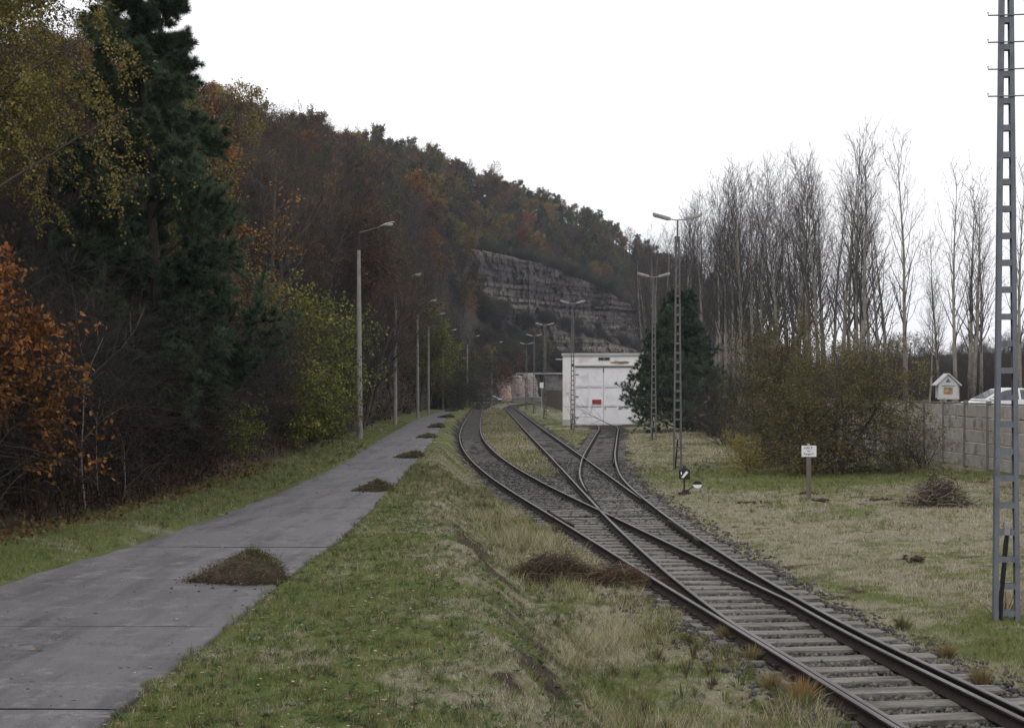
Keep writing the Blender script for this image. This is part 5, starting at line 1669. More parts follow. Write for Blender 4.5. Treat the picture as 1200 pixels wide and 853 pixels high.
for i, (px, y, s, lb) in enumerate(((527, 186, 2.2, 'grey green willow bush behind the fifth street lamp'), (533, 205, 2.2, 'grey green willow bush left of the sixth street lamp'),
                                    (529, 228, 2.1, 'round grey green willow bush right of the sixth street lamp'), (536, 262, 1.9, 'last grey green willow bush, left of the silver car'),
                                    (530, 240, 2.6, 'tall grey green willow bush behind the sixth street lamp'), (533, 222, 2.8, 'tall willow bush between fifth and sixth street lamps'))):
    x = xat(px, y); x = min(x, float(road_l(y)) - 1.0) if y < 215 else x - 1.0
    plant('bush', wil, (x, y, .2), lb, 'bush', 'willow bushes at the end of the road', i * 2.1, s)

# pale bare saplings in front of the dark wood
sap = make_tree(361, [dict(n=7, wob=.10, up=.06, tip=.2),
    dict(count=7, ang=42, angv=15, len=.42, start=.25, rad=.5, n=4, wob=.14, up=.08, tip=.3, rmin=.004),
    dict(count=5, ang=42, angv=18, len=.5, start=.2, rad=.5, n=3, wob=.16, up=.05, tip=.4, rmin=.0025)], 3.4, .022, 1, (5, 4, 3, 3), None, None, (.20, .17, .14), 'poplar_bark')
for i, (px, y, s, lb) in enumerate(((113, 26, 1.15, 'pale forked bare sapling before the big pine'), (128, 27, .75, 'short pale sapling right of the forked one'), (80, 21.8, .5, 'arching pale twig above the grass at lower left'), (178, 28, .55, 'thin curved pale stem at the edge of the brambles'), (300, 55, 1.5, 'tall thin sapling left of the green bush'))):
    x = xat(px, y); x = min(x, float(road_l(y)) - 2.2)
    plant('bare_sapling', sap, (x, y, bank(x, y)), lb, 'sapling', 'pale bare saplings along the wood edge', i * 1.3, s, (.1 * (i % 2), -.1 * (i % 3)))

# dark tangled brambles at the foot of the slope: nobody could count them
def brambles(name, n, ya, yb, width, seed, h=(.6, 1.7), leafn=7):
    g = np.random.default_rng(seed)
    y = ya * (yb / ya) ** g.random(n)
    d = width * g.random(n) ** .8
    x = road_l(y) - 2.25 - d + (fbm(y * .5, y * 0, seed, 3) - .5) * 1.2
    zb_ = np.maximum(ground_z(x, y), np.where(x / y > -.9, hill_z(x, y), 0) - .3)
    H = (h[0] + (h[1] - h[0]) * g.random(n)) * np.clip(.45 + d * .8, .3, 1.25) * (.6 + .8 * fbm(x * .5, y * .3, seed + 3, 3))
    a = g.random(n) * 6.283; k = 6
    s = np.linspace(0, 1, k)[None, :]
    lean = (.5 + 1.2 * g.random(n))[:, None]
    hx = np.cos(a)[:, None] * lean * s ** 1.6 * H[:, None] * .9; hy = np.sin(a)[:, None] * lean * s ** 1.6 * H[:, None] * .9
    hzz = H[:, None] * (1.55 * s - .85 * s ** 2 * lean * .9)
    P = np.stack([x[:, None] + hx, y[:, None] + hy, zb_[:, None] + hzz], -1)
    P += g.normal(0, .03, P.shape)
    rad = (.007 + .006 * g.random(n))[:, None] * (1.1 - .7 * s) * np.maximum(1, y[:, None] / 40)
    polys = [(P[i], rad[i]) for i in range(n)]
    V, F = tubes(polys, 3)
    c0 = np.array([(.028, .020, .019), (.05, .036, .031), (.075, .058, .05), (.13, .105, .088)])
    sc = c0[g.choice(4, n, p=[.42, .36, .16, .06])]
    cols = [np.repeat(sc, 3 * (k - 1), 0)]; mi = [np.zeros(len(F), int)]
    LP, _ = along(polys, leafn, g)
    kp = g.random(len(LP)) < .8; LP = LP[kp] + g.normal(0, .05, (kp.sum(), 3))
    LV, LF = leaf_quads(LP, .07 * np.maximum(1, LP[:, 1] / 32), g, .4, .7)
    lc = np.array([(.028, .020, .014), (.05, .031, .018), (.085, .045, .022), (.035, .038, .016), (.06, .065, .02)])
    f = fbm(LP[:, 0] * .6, LP[:, 1] * .35, seed + 9, 3) + (g.random(len(LP)) - .5) * .5
    lcol = lc[np.clip((f * 6 - .6).astype(int), 0, 4)] * (.7 + .6 * g.random((len(LP), 1)))
    me_ = fast_mesh(name, np.concatenate([V, LV]), [np.concatenate([F, LF + len(V)])], [M['twig'], M['leaf']], np.concatenate([mi[0], np.ones(len(LF), int)]), col=np.concatenate([cols[0], lcol]))
    return setp(mobj(name, me_), kind='stuff')
brambles('bramble_thicket', 7000, 14, 40, 3.8, 401, (.7, 2.2), 8)
brambles('undergrowth', 6000, 40, 110, 5.5, 402, (.7, 2.1), 7)
brambles('undergrowth', 2200, 110, 230, 7, 403, (1.0, 3.0), 5)

# ------------------------------------------------------------------ bare poplars on the right
def poplar(seed, H, fork=False, dens=1.0):
    S = [dict(n=12, wob=.025, up=.04, tip=.07),
         dict(count=int(30 * dens), ang=30, angv=9, len=.275, start=.26, rad=.38, n=6, wob=.06, up=.09, tip=.2, rmin=.026, shape=lambda f: 1.15 - .7 * f),
         dict(count=int(7 * dens), ang=33, angv=12, len=.40, start=.2, rad=.45, n=4, wob=.08, up=.08, tip=.3, rmin=.015),
         dict(count=int(5 * dens), ang=34, angv=12, len=.45, start=.2, rad=.5, n=3, wob=.08, up=.06, tip=.4, rmin=.013)]
    return make_tree(seed, S, H, .0105 * H, 1, (8, 5, 3, 3), None, None, (.056, .050, .046), 'poplar_bark', stems=2 if fork else 1, spread=.03)
TWP = (.052, .045, .043)
POP = [poplar(501, 26), poplar(502, 27, dens=.9), poplar(503, 25, True, .8), poplar(504, 26, dens=1.1), poplar(505, 24, False, .75)]
POPW = ['with even upright crown', 'with narrow crown', 'with twin stems', 'with dense twiggy crown', 'with sparse crown']
ORD = ['first', 'second', 'third', 'fourth', 'fifth', 'sixth', 'seventh', 'eighth', 'ninth', 'tenth', 'eleventh', 'twelfth', 'thirteenth', 'fourteenth', 'fifteenth', 'sixteenth', 'seventeenth', 'eighteenth', 'nineteenth', 'twentieth'] + ['twenty %s' % w for w in ('first', 'second', 'third', 'fourth', 'fifth', 'sixth', 'seventh', 'eighth', 'ninth')] + ['thirtieth'] + ['thirty %s' % w for w in ('first', 'second', 'third', 'fourth', 'fifth', 'sixth', 'seventh', 'eighth', 'ninth')]
POPH = [max(max(v_.co.z for v_ in m_[0].vertices), max(v_.co.z for v_ in m_[1].vertices)) for m_ in POP]
row = [(1003, 118, 153), (1062, 116, 168), (985, 122, 168), (958, 128, 180), (944, 130, 185), (930, 134, 196), (917, 138, 190), (905, 141, 196), (893, 145, 200), (884, 150, 204), (874, 154, 198),
       (866, 158, 196), (860, 163, 205), (851, 168, 214), (843, 172, 222), (836, 178, 228), (828, 183, 226), (820, 188, 238), (812, 192, 244), (804, 200, 250), (797, 206, 256), (789, 212, 262), (781, 218, 270), (773, 224, 275), (766, 230, 282), (759, 236, 288),
       (970, 146, 190), (950, 152, 205), (935, 160, 215), (912, 166, 220), (898, 170, 224), (880, 178, 228), (868, 186, 236), (854, 194, 240), (840, 204, 252), (826, 212, 256), (810, 222, 266), (800, 232, 272), (786, 240, 280), (1020, 140, 205), (1036, 150, 235), (992, 150, 200), (975, 160, 206), (962, 166, 214), (943, 172, 218), (926, 178, 222), (905, 184, 230), (890, 190, 232), (874, 196, 238), (862, 202, 244), (848, 208, 250), (834, 216, 256), (818, 224, 264), (806, 230, 270), (794, 238, 276), (780, 246, 284), (768, 252, 290), (757, 258, 298), (1008, 156, 225),
       (1120, 112, 185), (1137, 118, 200), (1102, 120, 262), (1150, 126, 235), (1088, 104, 330), (1195, 116, 185)]
for i, (px, y, top) in enumerate(row):
    x = xat(px, y)
    z = gz(x, y)
    Ht = (HOR - top) * y / FOC + CAM_Z - z
    v = [2, 0, 1, 3, 4][i % 5] if i != 1 else 1
    base = POPH[v] * (.92 if i < 26 else .955)
    where = ('right of the near mast' if px > 1185 else 'behind the display case' if px > 1110 else 'between the display case and the tall poplars' if px > 1075 else 'behind the right half of the big bush' if px > 990 else 'behind the middle of the big bush' if px > 935 else 'behind the left half of the big bush' if px > 880 else 'behind the yellow bush' if px > 850 else 'between the yellow bush and the twin lamp mast' if px > 800 else 'behind the twin lamp mast beside the pine')
    rowt = 'in the front row' if i < 26 or i > 40 else 'in the back row'
    first = {1: 'tallest slender poplar farthest right in the long row', 0: 'forked poplar, highest of the row, second from its right end'}.get(i)
    rown = 0 if i < 26 else 1 if i < 59 else 2
    rk = sum(1 for j, q in enumerate(row) if (0 if j < 26 else 1 if j < 59 else 2) == rown and q[0] < px)
    rname = ('front row', 'back row', 'loose group above the wall')[rown]
    plant('poplar_tree', POP[v], (x, y, z - .1), first or f"bare poplar {POPW[v]}, {ORD[rk]} from left in {rname}", 'tree', 'bare poplars in rows behind the wall', rg.random() * 6.28, Ht / base, (rg.gauss(0, .012), rg.gauss(0, .02)))

# ------------------------------------------------------------------ big bush, small yellow bush, pine by the shed
bigbush = make_tree(521, [dict(n=6, wob=.12, up=.03, tip=.2),
    dict(count=16, ang=66, angv=18, len=.62, start=.10, rad=.42, n=6, wob=.14, up=-.07, tip=.25, rmin=.012, shape=lambda f: 1.1 - .5 * f),
    dict(count=9, ang=48, angv=18, len=.46, start=.10, rad=.5, n=4, wob=.16, up=-.05, tip=.3, rmin=.007),
    dict(count=7, ang=48, angv=20, len=.48, start=.12, rad=.55, n=3, wob=.18, up=-.06, tip=.4, rmin=.004)],
    6.2, .11, 1, (7, 5, 3, 3, 3), dict(per=7, size=.09, cols=[(.058, .060, .025), (.098, .10, .036), (.15, .148, .048), (.165, .12, .046)], gap=.35, jit=.08, droop=.4, aspect=.6, clump=.8, var=.35), None, (.055, .047, .043), stems=5, spread=.20)
bx_, by_ = xat(985, 52), 52.0
plant('large_bush', bigbush, (bx_, by_, gz(bx_, by_)), 'big spreading bush with sparse olive leaves in front of the wall', 'bush', rz=.8, sc=.92)
bx_, by_ = xat(932, 59), 59.0
plant('large_bush', bigbush, (bx_, by_, gz(bx_, by_)), 'tall thin topped bush behind the left side of the big bush', 'bush', rz=2.6, sc=.82, zs=1.4)
YEL = [(.12, .10, .022), (.24, .195, .03), (.34, .27, .04)]
ybush = shrub(531, 2.5, 5, .22, dict(per=5, size=.075, cols=YEL, gap=.34, jit=.05, droop=.4, aspect=.6), d=.9)
bx_, by_ = xat(878, 53.0), 53.0
plant('yellow_bush', ybush, (bx_, by_, gz(bx_, by_)), 'small bright yellow leaved bush at the left end of the big bush', 'bush', rz=.5, sc=.62)
dsh = shrub(541, 3.2, 8, .5, None, (.042, .035, .032), 1.1, .04)
for i, (px, y, s, lb) in enumerate(((852, 78, .9, 'leafless dark shrub between the pine and the yellow bush'), (838, 92, 1.3, 'leafless dark shrub at the right foot of the pine'), (905, 62, .8, 'leafless shrub under the left side of the big bush'), (1058, 53, .6, 'leafless twiggy shrub before the wall right of the big bush'), (1082, 54.5, .5, 'small leafless shrub at the wall foot below the display case'))):
    x = min(xat(px, y), 17.6)
    plant('bare_shrub', dsh, (x, y, gz(x, y)), lb, 'shrub', 'leafless shrubs along the wall', i * 1.9, s)
shpine = conifer(551, 10.6, dict(per=11, k=11, len=.26, w=.032, cols=PINE, spread=.9), .35, 84, .03, n2=11, n3=4, r=.02, ang=75)
px_, py_ = xat(792, 104), 104.0
plant('pine_tree', shpine, (px_, py_, gz(px_, py_)), 'broad dark pine covering the right corner of the white shed', 'tree', rz=1.0)
# fallen branches before the shed
br_ = make_tree(561, [dict(n=5, wob=.1, up=.0, tip=.3), dict(count=7, ang=40, angv=15, len=.6, start=.2, rad=.6, n=4, wob=.12, up=.08, tip=.3, rmin=.012), dict(count=4, ang=40, angv=15, len=.5, start=.2, rad=.6, n=3, wob=.12, up=.05, tip=.4, rmin=.008)], 2.8, .035, 1, (5, 4, 3), None, None, (.10, .085, .075))
t_ = plant('fallen_branch', br_, (xat(714, 117), 117, .1), 'fallen leafless branch lying before the shed doors', 'branch', rz=0, sc=1.1, tilt=(0, -1.25))
t_ = plant('fallen_branch', br_, (xat(676, 116), 116, .0), 'low twiggy branch at the left foot of the shed', 'branch', rz=1.0, sc=.9, tilt=(0, -.6))

# wooded background on the right, one mass
grp_pts = []
g = random.Random(12)
def far_band(n, tr_, yr_, sc_):
    out = []
    for _ in range(n):
        y = g.uniform(*yr_); t = g.uniform(*tr_); out.append((t * y, y, gz(t * y, y) - .2, g.random() * 6.28, g.uniform(*sc_)))
    return out
bare_pr = [find_pair(m_) for m_ in FAR['bare']]
bare_pr = [p for p in bare_pr if len(p) == 2]
groups = [(bare_pr[0], far_band(140, (.24, .46), (165, 330), (.5, .8))), (bare_pr[1], far_band(140, (.24, .46), (170, 330), (.45, .75))),
          (find_pair(FAR['ochre'][0]), far_band(12, (.30, .44), (150, 200), (.3, .5)))]
groups = [gr for gr in groups if len(gr[0]) == 2]
scatter_object('distant_wood', groups)
dsp = [o for o in bpy.data.objects if o.type == 'MESH' and o.data == dsh[1]][:1]
# dark leafless underwood inside the wood on the left
und = []
for _ in range(420):
    y = g.uniform(22, 125); x = float(road_l(y)) - 3.2 - g.random() ** 1.2 * 14
    und.append((x, y, bank(x, y) - .1, g.random() * 6.28, g.uniform(.55, 1.25)))
scatter_object('underwood', [(dsp, und)])
# low scrub between the poplars, and shrubs on the ledge of the rock face
scr = [(xat(px, y), y, gz(xat(px, y), y), g.random() * 6.28, g.uniform(.7, 1.4)) for px, y in ((g.uniform(765, 1200), g.uniform(95, 240)) for _ in range(110)) if xat(px, y) > WALL_X + 1]
led = []
wl_pr = [o for o in bpy.data.objects if o.type == 'MESH' and o.data == wil[1]][:1]
for _ in range(130):
    t = g.uniform(-.025, .10); yf_ = float(np.interp(t, HT, HYF)); y = g.uniform(yf_ + 16, float(cliff_yc(t)) - 6)
    led.append((t * y, y, float(hill_z(t * y, y)[0]) - .2, g.random() * 6.28, g.uniform(.8, 1.7)))
for _ in range(110):
    t = g.uniform(-.03, .095); v = g.uniform(.1, .95); yc_ = float(cliff_yc(t)); zb_ = float(cliff_bot(t)) - 10; zt_ = float(cliff_top(t))
    led.append((t * (yc_ - 6), yc_ - 7.5 + 10 * v, zb_ + (zt_ - zb_) * v - .6, g.random() * 6.28, g.uniform(.25, .65)))
for _ in range(95):
    t = g.uniform(-.03, .095); v = g.uniform(.02, .42) if t < .015 else g.uniform(.46, .54) if g.random() < .62 else g.uniform(0, .25)
    yc_ = float(cliff_yc(t)); zb_ = float(cliff_bot(t)) - 10; zt_ = float(cliff_top(t))
    led.append((t * (yc_ - 6), yc_ - 7 + (4 if v > .45 else 0), zb_ + (zt_ - zb_) * v - .5, g.random() * 6.28, g.uniform(.35, .95)))
for _ in range(90):
    t = g.uniform(-.035, .10); yc_ = float(cliff_yc(t))
    y = yc_ + g.uniform(0, 22); led.append((t * y, y, float(cliff_top(t)) - .3, g.random() * 6.28, g.uniform(.5, 1.3)))
scatter_object('scrub', [(dsp, scr), (wl_pr, [p for p in led if g.random() < .5]), (dsp, [p for p in led if g.random() < .8])])

# ------------------------------------------------------------------ heaps of scraped sod along the road edge
def sod_heap(label, x, y, sx, sy, sz, seed, detail=1.0):
    gg = np.random.default_rng(seed)
    nu, nv = 30, 10
    u, v = np.meshgrid(np.linspace(0, 2 * math.pi, nu, endpoint=False), np.linspace(0, 1, nv))
    r = np.cos(v * math.pi / 2) ** .75
    k = 1 + (fbm(np.cos(u) * 2 + 5, np.sin(u) * 2 + v * 2, seed, 3) - .5) * .7
    X = np.cos(u) * r * sx * k; Y = np.sin(u) * r * sy * k
    Z = np.sin(v * math.pi / 2) ** 1.0 * sz * (.85 + .5 * (fbm(X * 3 + 9, Y * 3, seed + 2, 3) - .5))
    # the heap thins out to the road side
    X = np.where(X < 0, X * 1.45, X * .85); Z = Z * np.where(X < 0, np.clip(1.05 + X / sx * .42, .12, 1), 1)
    P = np.stack([X, Y, Z - .02], -1).reshape(-1, 3)
    i_ = np.arange(nu * nv).reshape(nv, nu); i2 = np.roll(i_, -1, 1)
    q = np.stack([i_[:-1], i2[:-1], i2[1:], i_[1:]], -1).reshape(-1, 4)
    t = empty('sod_heap', (x, y, float(road_z(y))), label, 'heap of sod', group='heaps of scraped sod along the road')
    mobj('soil_mound', fast_mesh('soil_mound', P, [q], M['soil'], smooth=True), t)
    n = int(4600 * detail); pk = P[gg.integers(0, len(P), n)] + gg.normal(0, .05, (n, 3)) * np.array([1, 1, .5])
    pk[:, 2] = np.maximum(pk[:, 2], .0)
    d = unit(gg, n); d[:, 2] = np.abs(d[:, 2]) * .8
    w = np.cross(d, unit(gg, n)); w /= np.linalg.norm(w, axis=1, keepdims=True)
    L = (.025 + .07 * gg.random(n))[:, None]; wd = (.003 + .005 * gg.random(n))[:, None] * max(1, y / 18)
    V = np.stack([pk - w * wd, pk + w * wd, pk + d * L], 1).reshape(-1, 3)
    cc = np.array([(.085, .062, .038), (.145, .108, .064), (.08, .085, .03), (.12, .12, .045), (.24, .20, .125)])[gg.choice(5, n, p=[.28, .30, .18, .14, .10])]
    # greener on the grass side
    cc = np.where(((pk[:, 0] > -.05) & (gg.random(n) < .55))[:, None], np.array([(.065, .075, .022)]), cc)
    o = mobj('turf', fast_mesh('turf', V, [np.arange(3 * n).reshape(n, 3)], M['grass'], col=cc * (.7 + .6 * gg.random((n, 1)))), t)
    o['kind'] = 'stuff'
    m = int(60 * detail)
    if m:
        pp = np.stack([gg.normal(-.2, sx * .9, m), gg.normal(0, sy, m), np.full(m, .012)], -1)
        vv = .04 + .05 * gg.random(m)
        o = mobj('crumbs', stones('crumbs', pp[:, 0], pp[:, 1], pp[:, 2], .012 + .022 * gg.random(m) ** 2, vv[:, None] * np.array([[1, .8, .62]]), M['stone'], seed), t)
        o['kind'] = 'stuff'
    return t
heaps = [(296, 680, .50, .45, .42, 'largest heap of scraped brown sod on the road edge in the foreground'),
         (443, 575, .40, .40, .26, 'second nearest sod heap on the road edge'),
         (484, 536, .42, .5, .28, 'third sod heap along the road edge'),
         (502, 513, .5, .5, .28, 'fourth sod heap, close behind the third'),
         (513.5, 501, .55, .6, .34, 'fifth sod heap along the road edge'),
         (526, 489.5, .65, .7, .40, 'sixth sod heap where the road bends'),
         (533, 482, .7, .8, .45, 'seventh small sod heap far along the road'),
         (541, 478, .8, .9, .5, 'farthest sod heap near the sixth street lamp')]
for i, (px, py, a, b_, c_, lb) in enumerate(heaps):
    y = yat(py, float(road_z(25)))
    for _ in range(20): y = yat(py, float(road_z(y)))
    x = xat(px, y)
    x = min(x, float(road_r(y)) + .12)
    y = min(y, 190)
    sod_heap(lb, x, y, a, b_, c_, 600 + i, 1.0 if i == 0 else .5 if i < 3 else .2)

# ------------------------------------------------------------------ heaps of dead weeds and cut branches
def twig_pile(name, label, cat, x, y, sx, sy, sz, n, seed, cols, leafcols=None, nl=0, rad=.006, rz=0.0, lsize=.06, lsc=1.0):
    gg = np.random.default_rng(seed)
    t = empty(name, (x, y, gz(x, y)), label, cat, rz)
    P0 = np.stack([gg.normal(0, sx * .45, n), gg.normal(0, sy * .45, n), np.zeros(n)], -1)
    env = np.clip(1 - (P0[:, 0] / sx) ** 2 - (P0[:, 1] / sy) ** 2, .05, 1)
    P0[:, 2] = gg.random(n) * sz * env
    a = np.where(gg.random(n) < .45, gg.random(n) * 6.283, gg.normal(0, .7, n)); el = gg.normal(.08, .42, n)
    d = np.stack([np.cos(a) * np.cos(el), np.sin(a) * np.cos(el), np.sin(el)], -1)
    L = ((.25 + .6 * gg.random(n)) * lsc)[:, None]
    bend = unit(gg, n) * .2
    P = np.stack([P0 - d * L / 2, P0 - d * L / 6 + bend * L, P0 + d * L / 6 + bend * L, P0 + d * L / 2], 1)
    P[..., 2] = np.maximum(P[..., 2], .0)
    r = (rad * (.5 + gg.random(n)))[:, None] * np.array([1, .85, .7, .45])[None]
    V, F = tubes([(P[i], r[i]) for i in range(n)], 3)
    c = np.array(cols)[gg.integers(0, len(cols), n)]
    o = mobj('stems', fast_mesh('stems', V, [F], M['twig'], col=np.repeat(c, 9, 0)), t); o['kind'] = 'stuff'
    if nl:
        LP = np.stack([gg.normal(0, sx * .5, nl), gg.normal(0, sy * .5, nl), gg.random(nl) * sz * .7], -1)
        LP[:, 2] *= np.clip(1.1 - (LP[:, 0] / sx) ** 2 - (LP[:, 1] / sy) ** 2, .05, 1)
        LV, LF = leaf_quads(LP, np.full(nl, lsize), gg, .2, .7)
        o = mobj('dead_leaves', fast_mesh('dead_leaves', LV, [LF], M['leaf'], col=palette(leafcols, nl, gg)), t); o['kind'] = 'stuff'
    return t
DW = [(.05, .035, .03), (.09, .062, .05), (.16, .12, .085), (.11, .06, .04), (.22, .18, .13)]
x_ = xat(648, 23.6)
twig_pile('dead_weed_heap', 'long flat heap of dark brown dead weeds lying left of the near track', 'weed heap', x_, 23.6, .95, .42, .42, 1500, 701, DW, [(.05, .03, .02), (.09, .05, .03), (.10, .085, .035), (.15, .09, .05)], 1500, .0045, lsize=.05, lsc=.65)
x_ = xat(722, 23.4)
twig_pile('dead_weed_heap', 'reddish dead weeds with green leaves growing against the left rail', 'weed heap', x_, 23.3, .75, .4, .34, 700, 702, DW, [(.10, .035, .025), (.17, .06, .03), (.08, .085, .025), (.14, .13, .03)], 1500, .004, lsize=.05, lsc=.6)
x_ = xat(1108, 38)
twig_pile('brush_pile', 'pile of cut branches on the grass below the display case', 'brush pile', x_, 38.5, .85, .7, .9, 620, 703, [(.03, .026, .025), (.055, .046, .042), (.10, .085, .07), (.28, .23, .175)], OLIVE, 700, .008, .0, .06)
x_ = xat(1088, 39)
tp = twig_pile('brush_pile', 'small tangle of pale cut twigs at the left end of the branch pile', 'brush pile', x_ - .1, 39.6, .5, .4, .5, 120, 704, [(.12, .10, .085), (.26, .21, .16)], None, 0, .010)
# dark turned clods and scraps on the yard
def clump(px, py, sx, sz, seed, label):
    y = yat(py, -.18); x = xat(px, y)
    gg = np.random.default_rng(seed); m = 50
    return setp(mobj('soil_scrape',  stones('soil_scrape', x + gg.normal(0, sx * .5, m), y + gg.normal(0, .12, m), np.array([gz(x, y)] * m) + gg.random(m) * sz, .03 + .05 * gg.random(m) ** 2, (.03 + .04 * gg.random(m))[:, None] * np.array([[1, .75, .58]]), M['stone'], seed)), kind='stuff')
clump(873, 590, .6, .06, 801, 'dark scraped patch of soil right of the points lever')
clump(1032, 588, .5, .05, 802, 'brown scraped soil patch left of the branch pile')
clump(948, 581, .35, .08, 803, 'little mound of dark soil at the foot of the white sign')
clump(962, 589, .2, .06, 804, 'small dark clod just right of the sign mound')
clump(1072, 658, .18, .10, 805, 'single brown clod lying on the right yard grass')
# ------------------------------------------------------------------ grass blades, weeds and leaf litter
def grass(name, n, xf, yf_, dens, hgt, wid, seed, tone):
    """one object made of separate blades; tone(x, y, g) -> colour"""
    g = np.random.default_rng(seed)
    y = yf_[0] * (yf_[1] / yf_[0]) ** g.random(n)
    lo, hi = xf(y)
    x = lo + (hi - lo) * g.random(n)
    mkx = dens(x, y)
    kp = g.random(n) < mkx
    x, y = x[kp], y[kp]; n = len(x)
    z = ground_z(x, y) - .006
    sc = np.maximum(1, y / 16)
    h = hgt(x, y, g) * (.6 + .8 * g.random(n))
    w = wid * sc * (.7 + .6 * g.random(n))
    a = g.random(n) * 6.283; b = g.random(n) * 6.283; le = h * (.25 + .75 * g.random(n))
    P = np.stack([x, y, z], -1)
    ww = np.stack([np.cos(a) * w, np.sin(a) * w, 0 * w], -1)
    T = P + np.stack([np.cos(b) * le, np.sin(b) * le, h], -1)
    V = np.stack([P - ww, P + ww, T], 1).reshape(-1, 3)
    me_ = fast_mesh(name, V, [np.arange(3 * n).reshape(n, 3)], M['grass'], col=tone(x, y, g))
    return setp(mobj(name, me_), kind='stuff')
GRN = np.array([(.085, .115, .032), (.14, .172, .048), (.195, .215, .07), (.235, .235, .10)])
DRY = np.array([(.22, .20, .135), (.31, .285, .20), (.40, .37, .275), (.48, .45, .35)])
def tone(x, y, g):
    mk = masks(x, y)
    f = mk[:, 1] + (g.random(len(x)) - .5) * .8
    gi = g.integers(0, 4, len(x))
    c = np.where((f > .5)[:, None], DRY[gi], GRN[gi])
    c_b = 1.12
    br = g.random(len(x)) < .05 + .25 * mk[:, 2] + .45 * sstep(.6, .72, fbm(x * 3.5, y * 3.5, 98, 3))
    c = np.where(br[:, None], np.array([(.085, .055, .035)]), c)
    return c * c_b * (.85 + .3 * g.random((len(x), 1)))
def d_base(x, y):
    mk = masks(x, y)
    inroad = (x > road_l(y) - .05 + .16 * (vnoise(y * 1.8, y * 0, 91) - .5)) & (x < road_r(y) + .02 + .18 * (vnoise(y * 2.1, y * 0, 92) - .5))
    d = (1 - np.clip(mk[:, 0] * 1.4, 0, 1)) * (1 - .85 * mk[:, 2])
    d = d * np.clip(.55 + 1.1 * (fbm(x * 1.7, y * 1.7, 93, 3) - .35), .15, 1)
    return np.where(inroad, 0, d)
hl = lambda lo_, hi_: (lambda x, y, g: (lo_ + (hi_ - lo_) * fbm(x * .8, y * .8, 94, 3) ** 1.5))
# verge and bank between road and track
grass('grass', 300000, lambda y: (road_r(y) - .08, tl(y) - .75), (8.4, 60), d_base, hl(.02, .085), .0028, 1001, tone)
# taller rough grass on the low ground left of the near track
def d_low(x, y): return d_base(x, y) * sstep(crest(y) + .5, crest(y) + 1.3, x) * sstep(.42, .6, fbm(x * .8, y * .6, 97, 3))
grass('grass', 120000, lambda y: (crest(y) + .3, tl(y) - .9), (8.4, 40), d_low, hl(.10, .34), .0026, 1002, lambda x, y, g: tone(x, y, g) * np.array([1.05, 1, .95]))
# left strip beside the wood
grass('grass', 90000, lambda y: (road_l(y) - 2.7, road_l(y) + .05), (12, 110), d_base, hl(.03, .10), .003, 1003, tone)
# yard on the right
grass('grass', 380000, lambda y: (tm(y) + .8 + 0 * y, np.minimum(17.9, .58 * y + 1.5)), (10.5, 110), d_base, hl(.035, .12), .003, 1004, tone)
# strips between the tracks
grass('grass', 60000, lambda y: (tl(y) + .8, tm(y) - .7), (40, 210), d_base, hl(.06, .16), .004, 1005, tone)
# uneven tufts and broad leaved weeds in the short grass, all one mass
def tufts(name, n, xf, yr_, seed, hh, nb=14, broad=False):
    g = np.random.default_rng(seed)
    y = yr_[0] * (yr_[1] / yr_[0]) ** g.random(n); lo, hi = xf(y); x = lo + (hi - lo) * g.random(n)
    kp = d_base(x, y) > .25; x, y = x[kp], y[kp]; n = len(x)
    z = ground_z(x, y); sc_ = hh * (.5 + g.random(n)) * np.maximum(1, y / 24)
    P = np.repeat(np.stack([x, y, z], -1), nb, 0); S = np.repeat(sc_, nb); m = len(P)
    a = g.random(m) * 6.283; el = (.15 + .5 * g.random(m)) if broad else (.6 + .8 * g.random(m))
    d = np.stack([np.cos(a) * np.cos(el), np.sin(a) * np.cos(el), np.sin(el)], -1)
    w = np.stack([-np.sin(a), np.cos(a), 0 * a], -1) * (S * (.22 if broad else .035) * (.7 + .6 * g.random(m)))[:, None]
    P = P + d * (S * .05)[:, None] + g.normal(0, .012, (m, 3)) * np.array([1, 1, 0])
    L = (S * (.6 + .6 * g.random(m)))[:, None]
    V = np.stack([P, P + d * L * .55 + w * .5, P + d * L - np.array([0, 0, 1]) * L * (.12 if broad else .05), P + d * L * .55 - w * .5], 1).reshape(-1, 3)
    base = np.array([(.06, .10, .03), (.09, .14, .04), (.07, .12, .055)]) if broad else np.array([(.07, .10, .028), (.12, .15, .04), (.18, .19, .07), (.28, .25, .15), (.06, .048, .03)])
    cc = np.repeat(base[g.integers(0, len(base), n)], nb, 0) * (.75 + .5 * g.random((m, 1)))
    return setp(mobj(name, fast_mesh(name, V, [np.arange(4 * m).reshape(m, 4)], M['grass'], col=cc)), kind='stuff')
verge = lambda y: (road_r(y), crest(y) + 1.6)
tufts('grass_tufts', 5200, verge, (8.4, 45), 1101, .085, 16)
tufts('weeds', 2300, verge, (8.4, 30), 1102, .07, 7, True)
tufts('grass_tufts', 3200, lambda y: (tm(y) + 1.7, np.minimum(17.5, .55 * y + 1)), (11, 60), 1103, .075, 16)
tufts('grass_tufts', 1500, lambda y: (road_l(y) - 2.4, road_l(y)), (12, 60), 1104, .085, 16)
tufts('grass_tufts', 700, lambda y: (crest(y) + 1.2, tl(y) - 1.0), (8.5, 34), 1105, .15, 26)
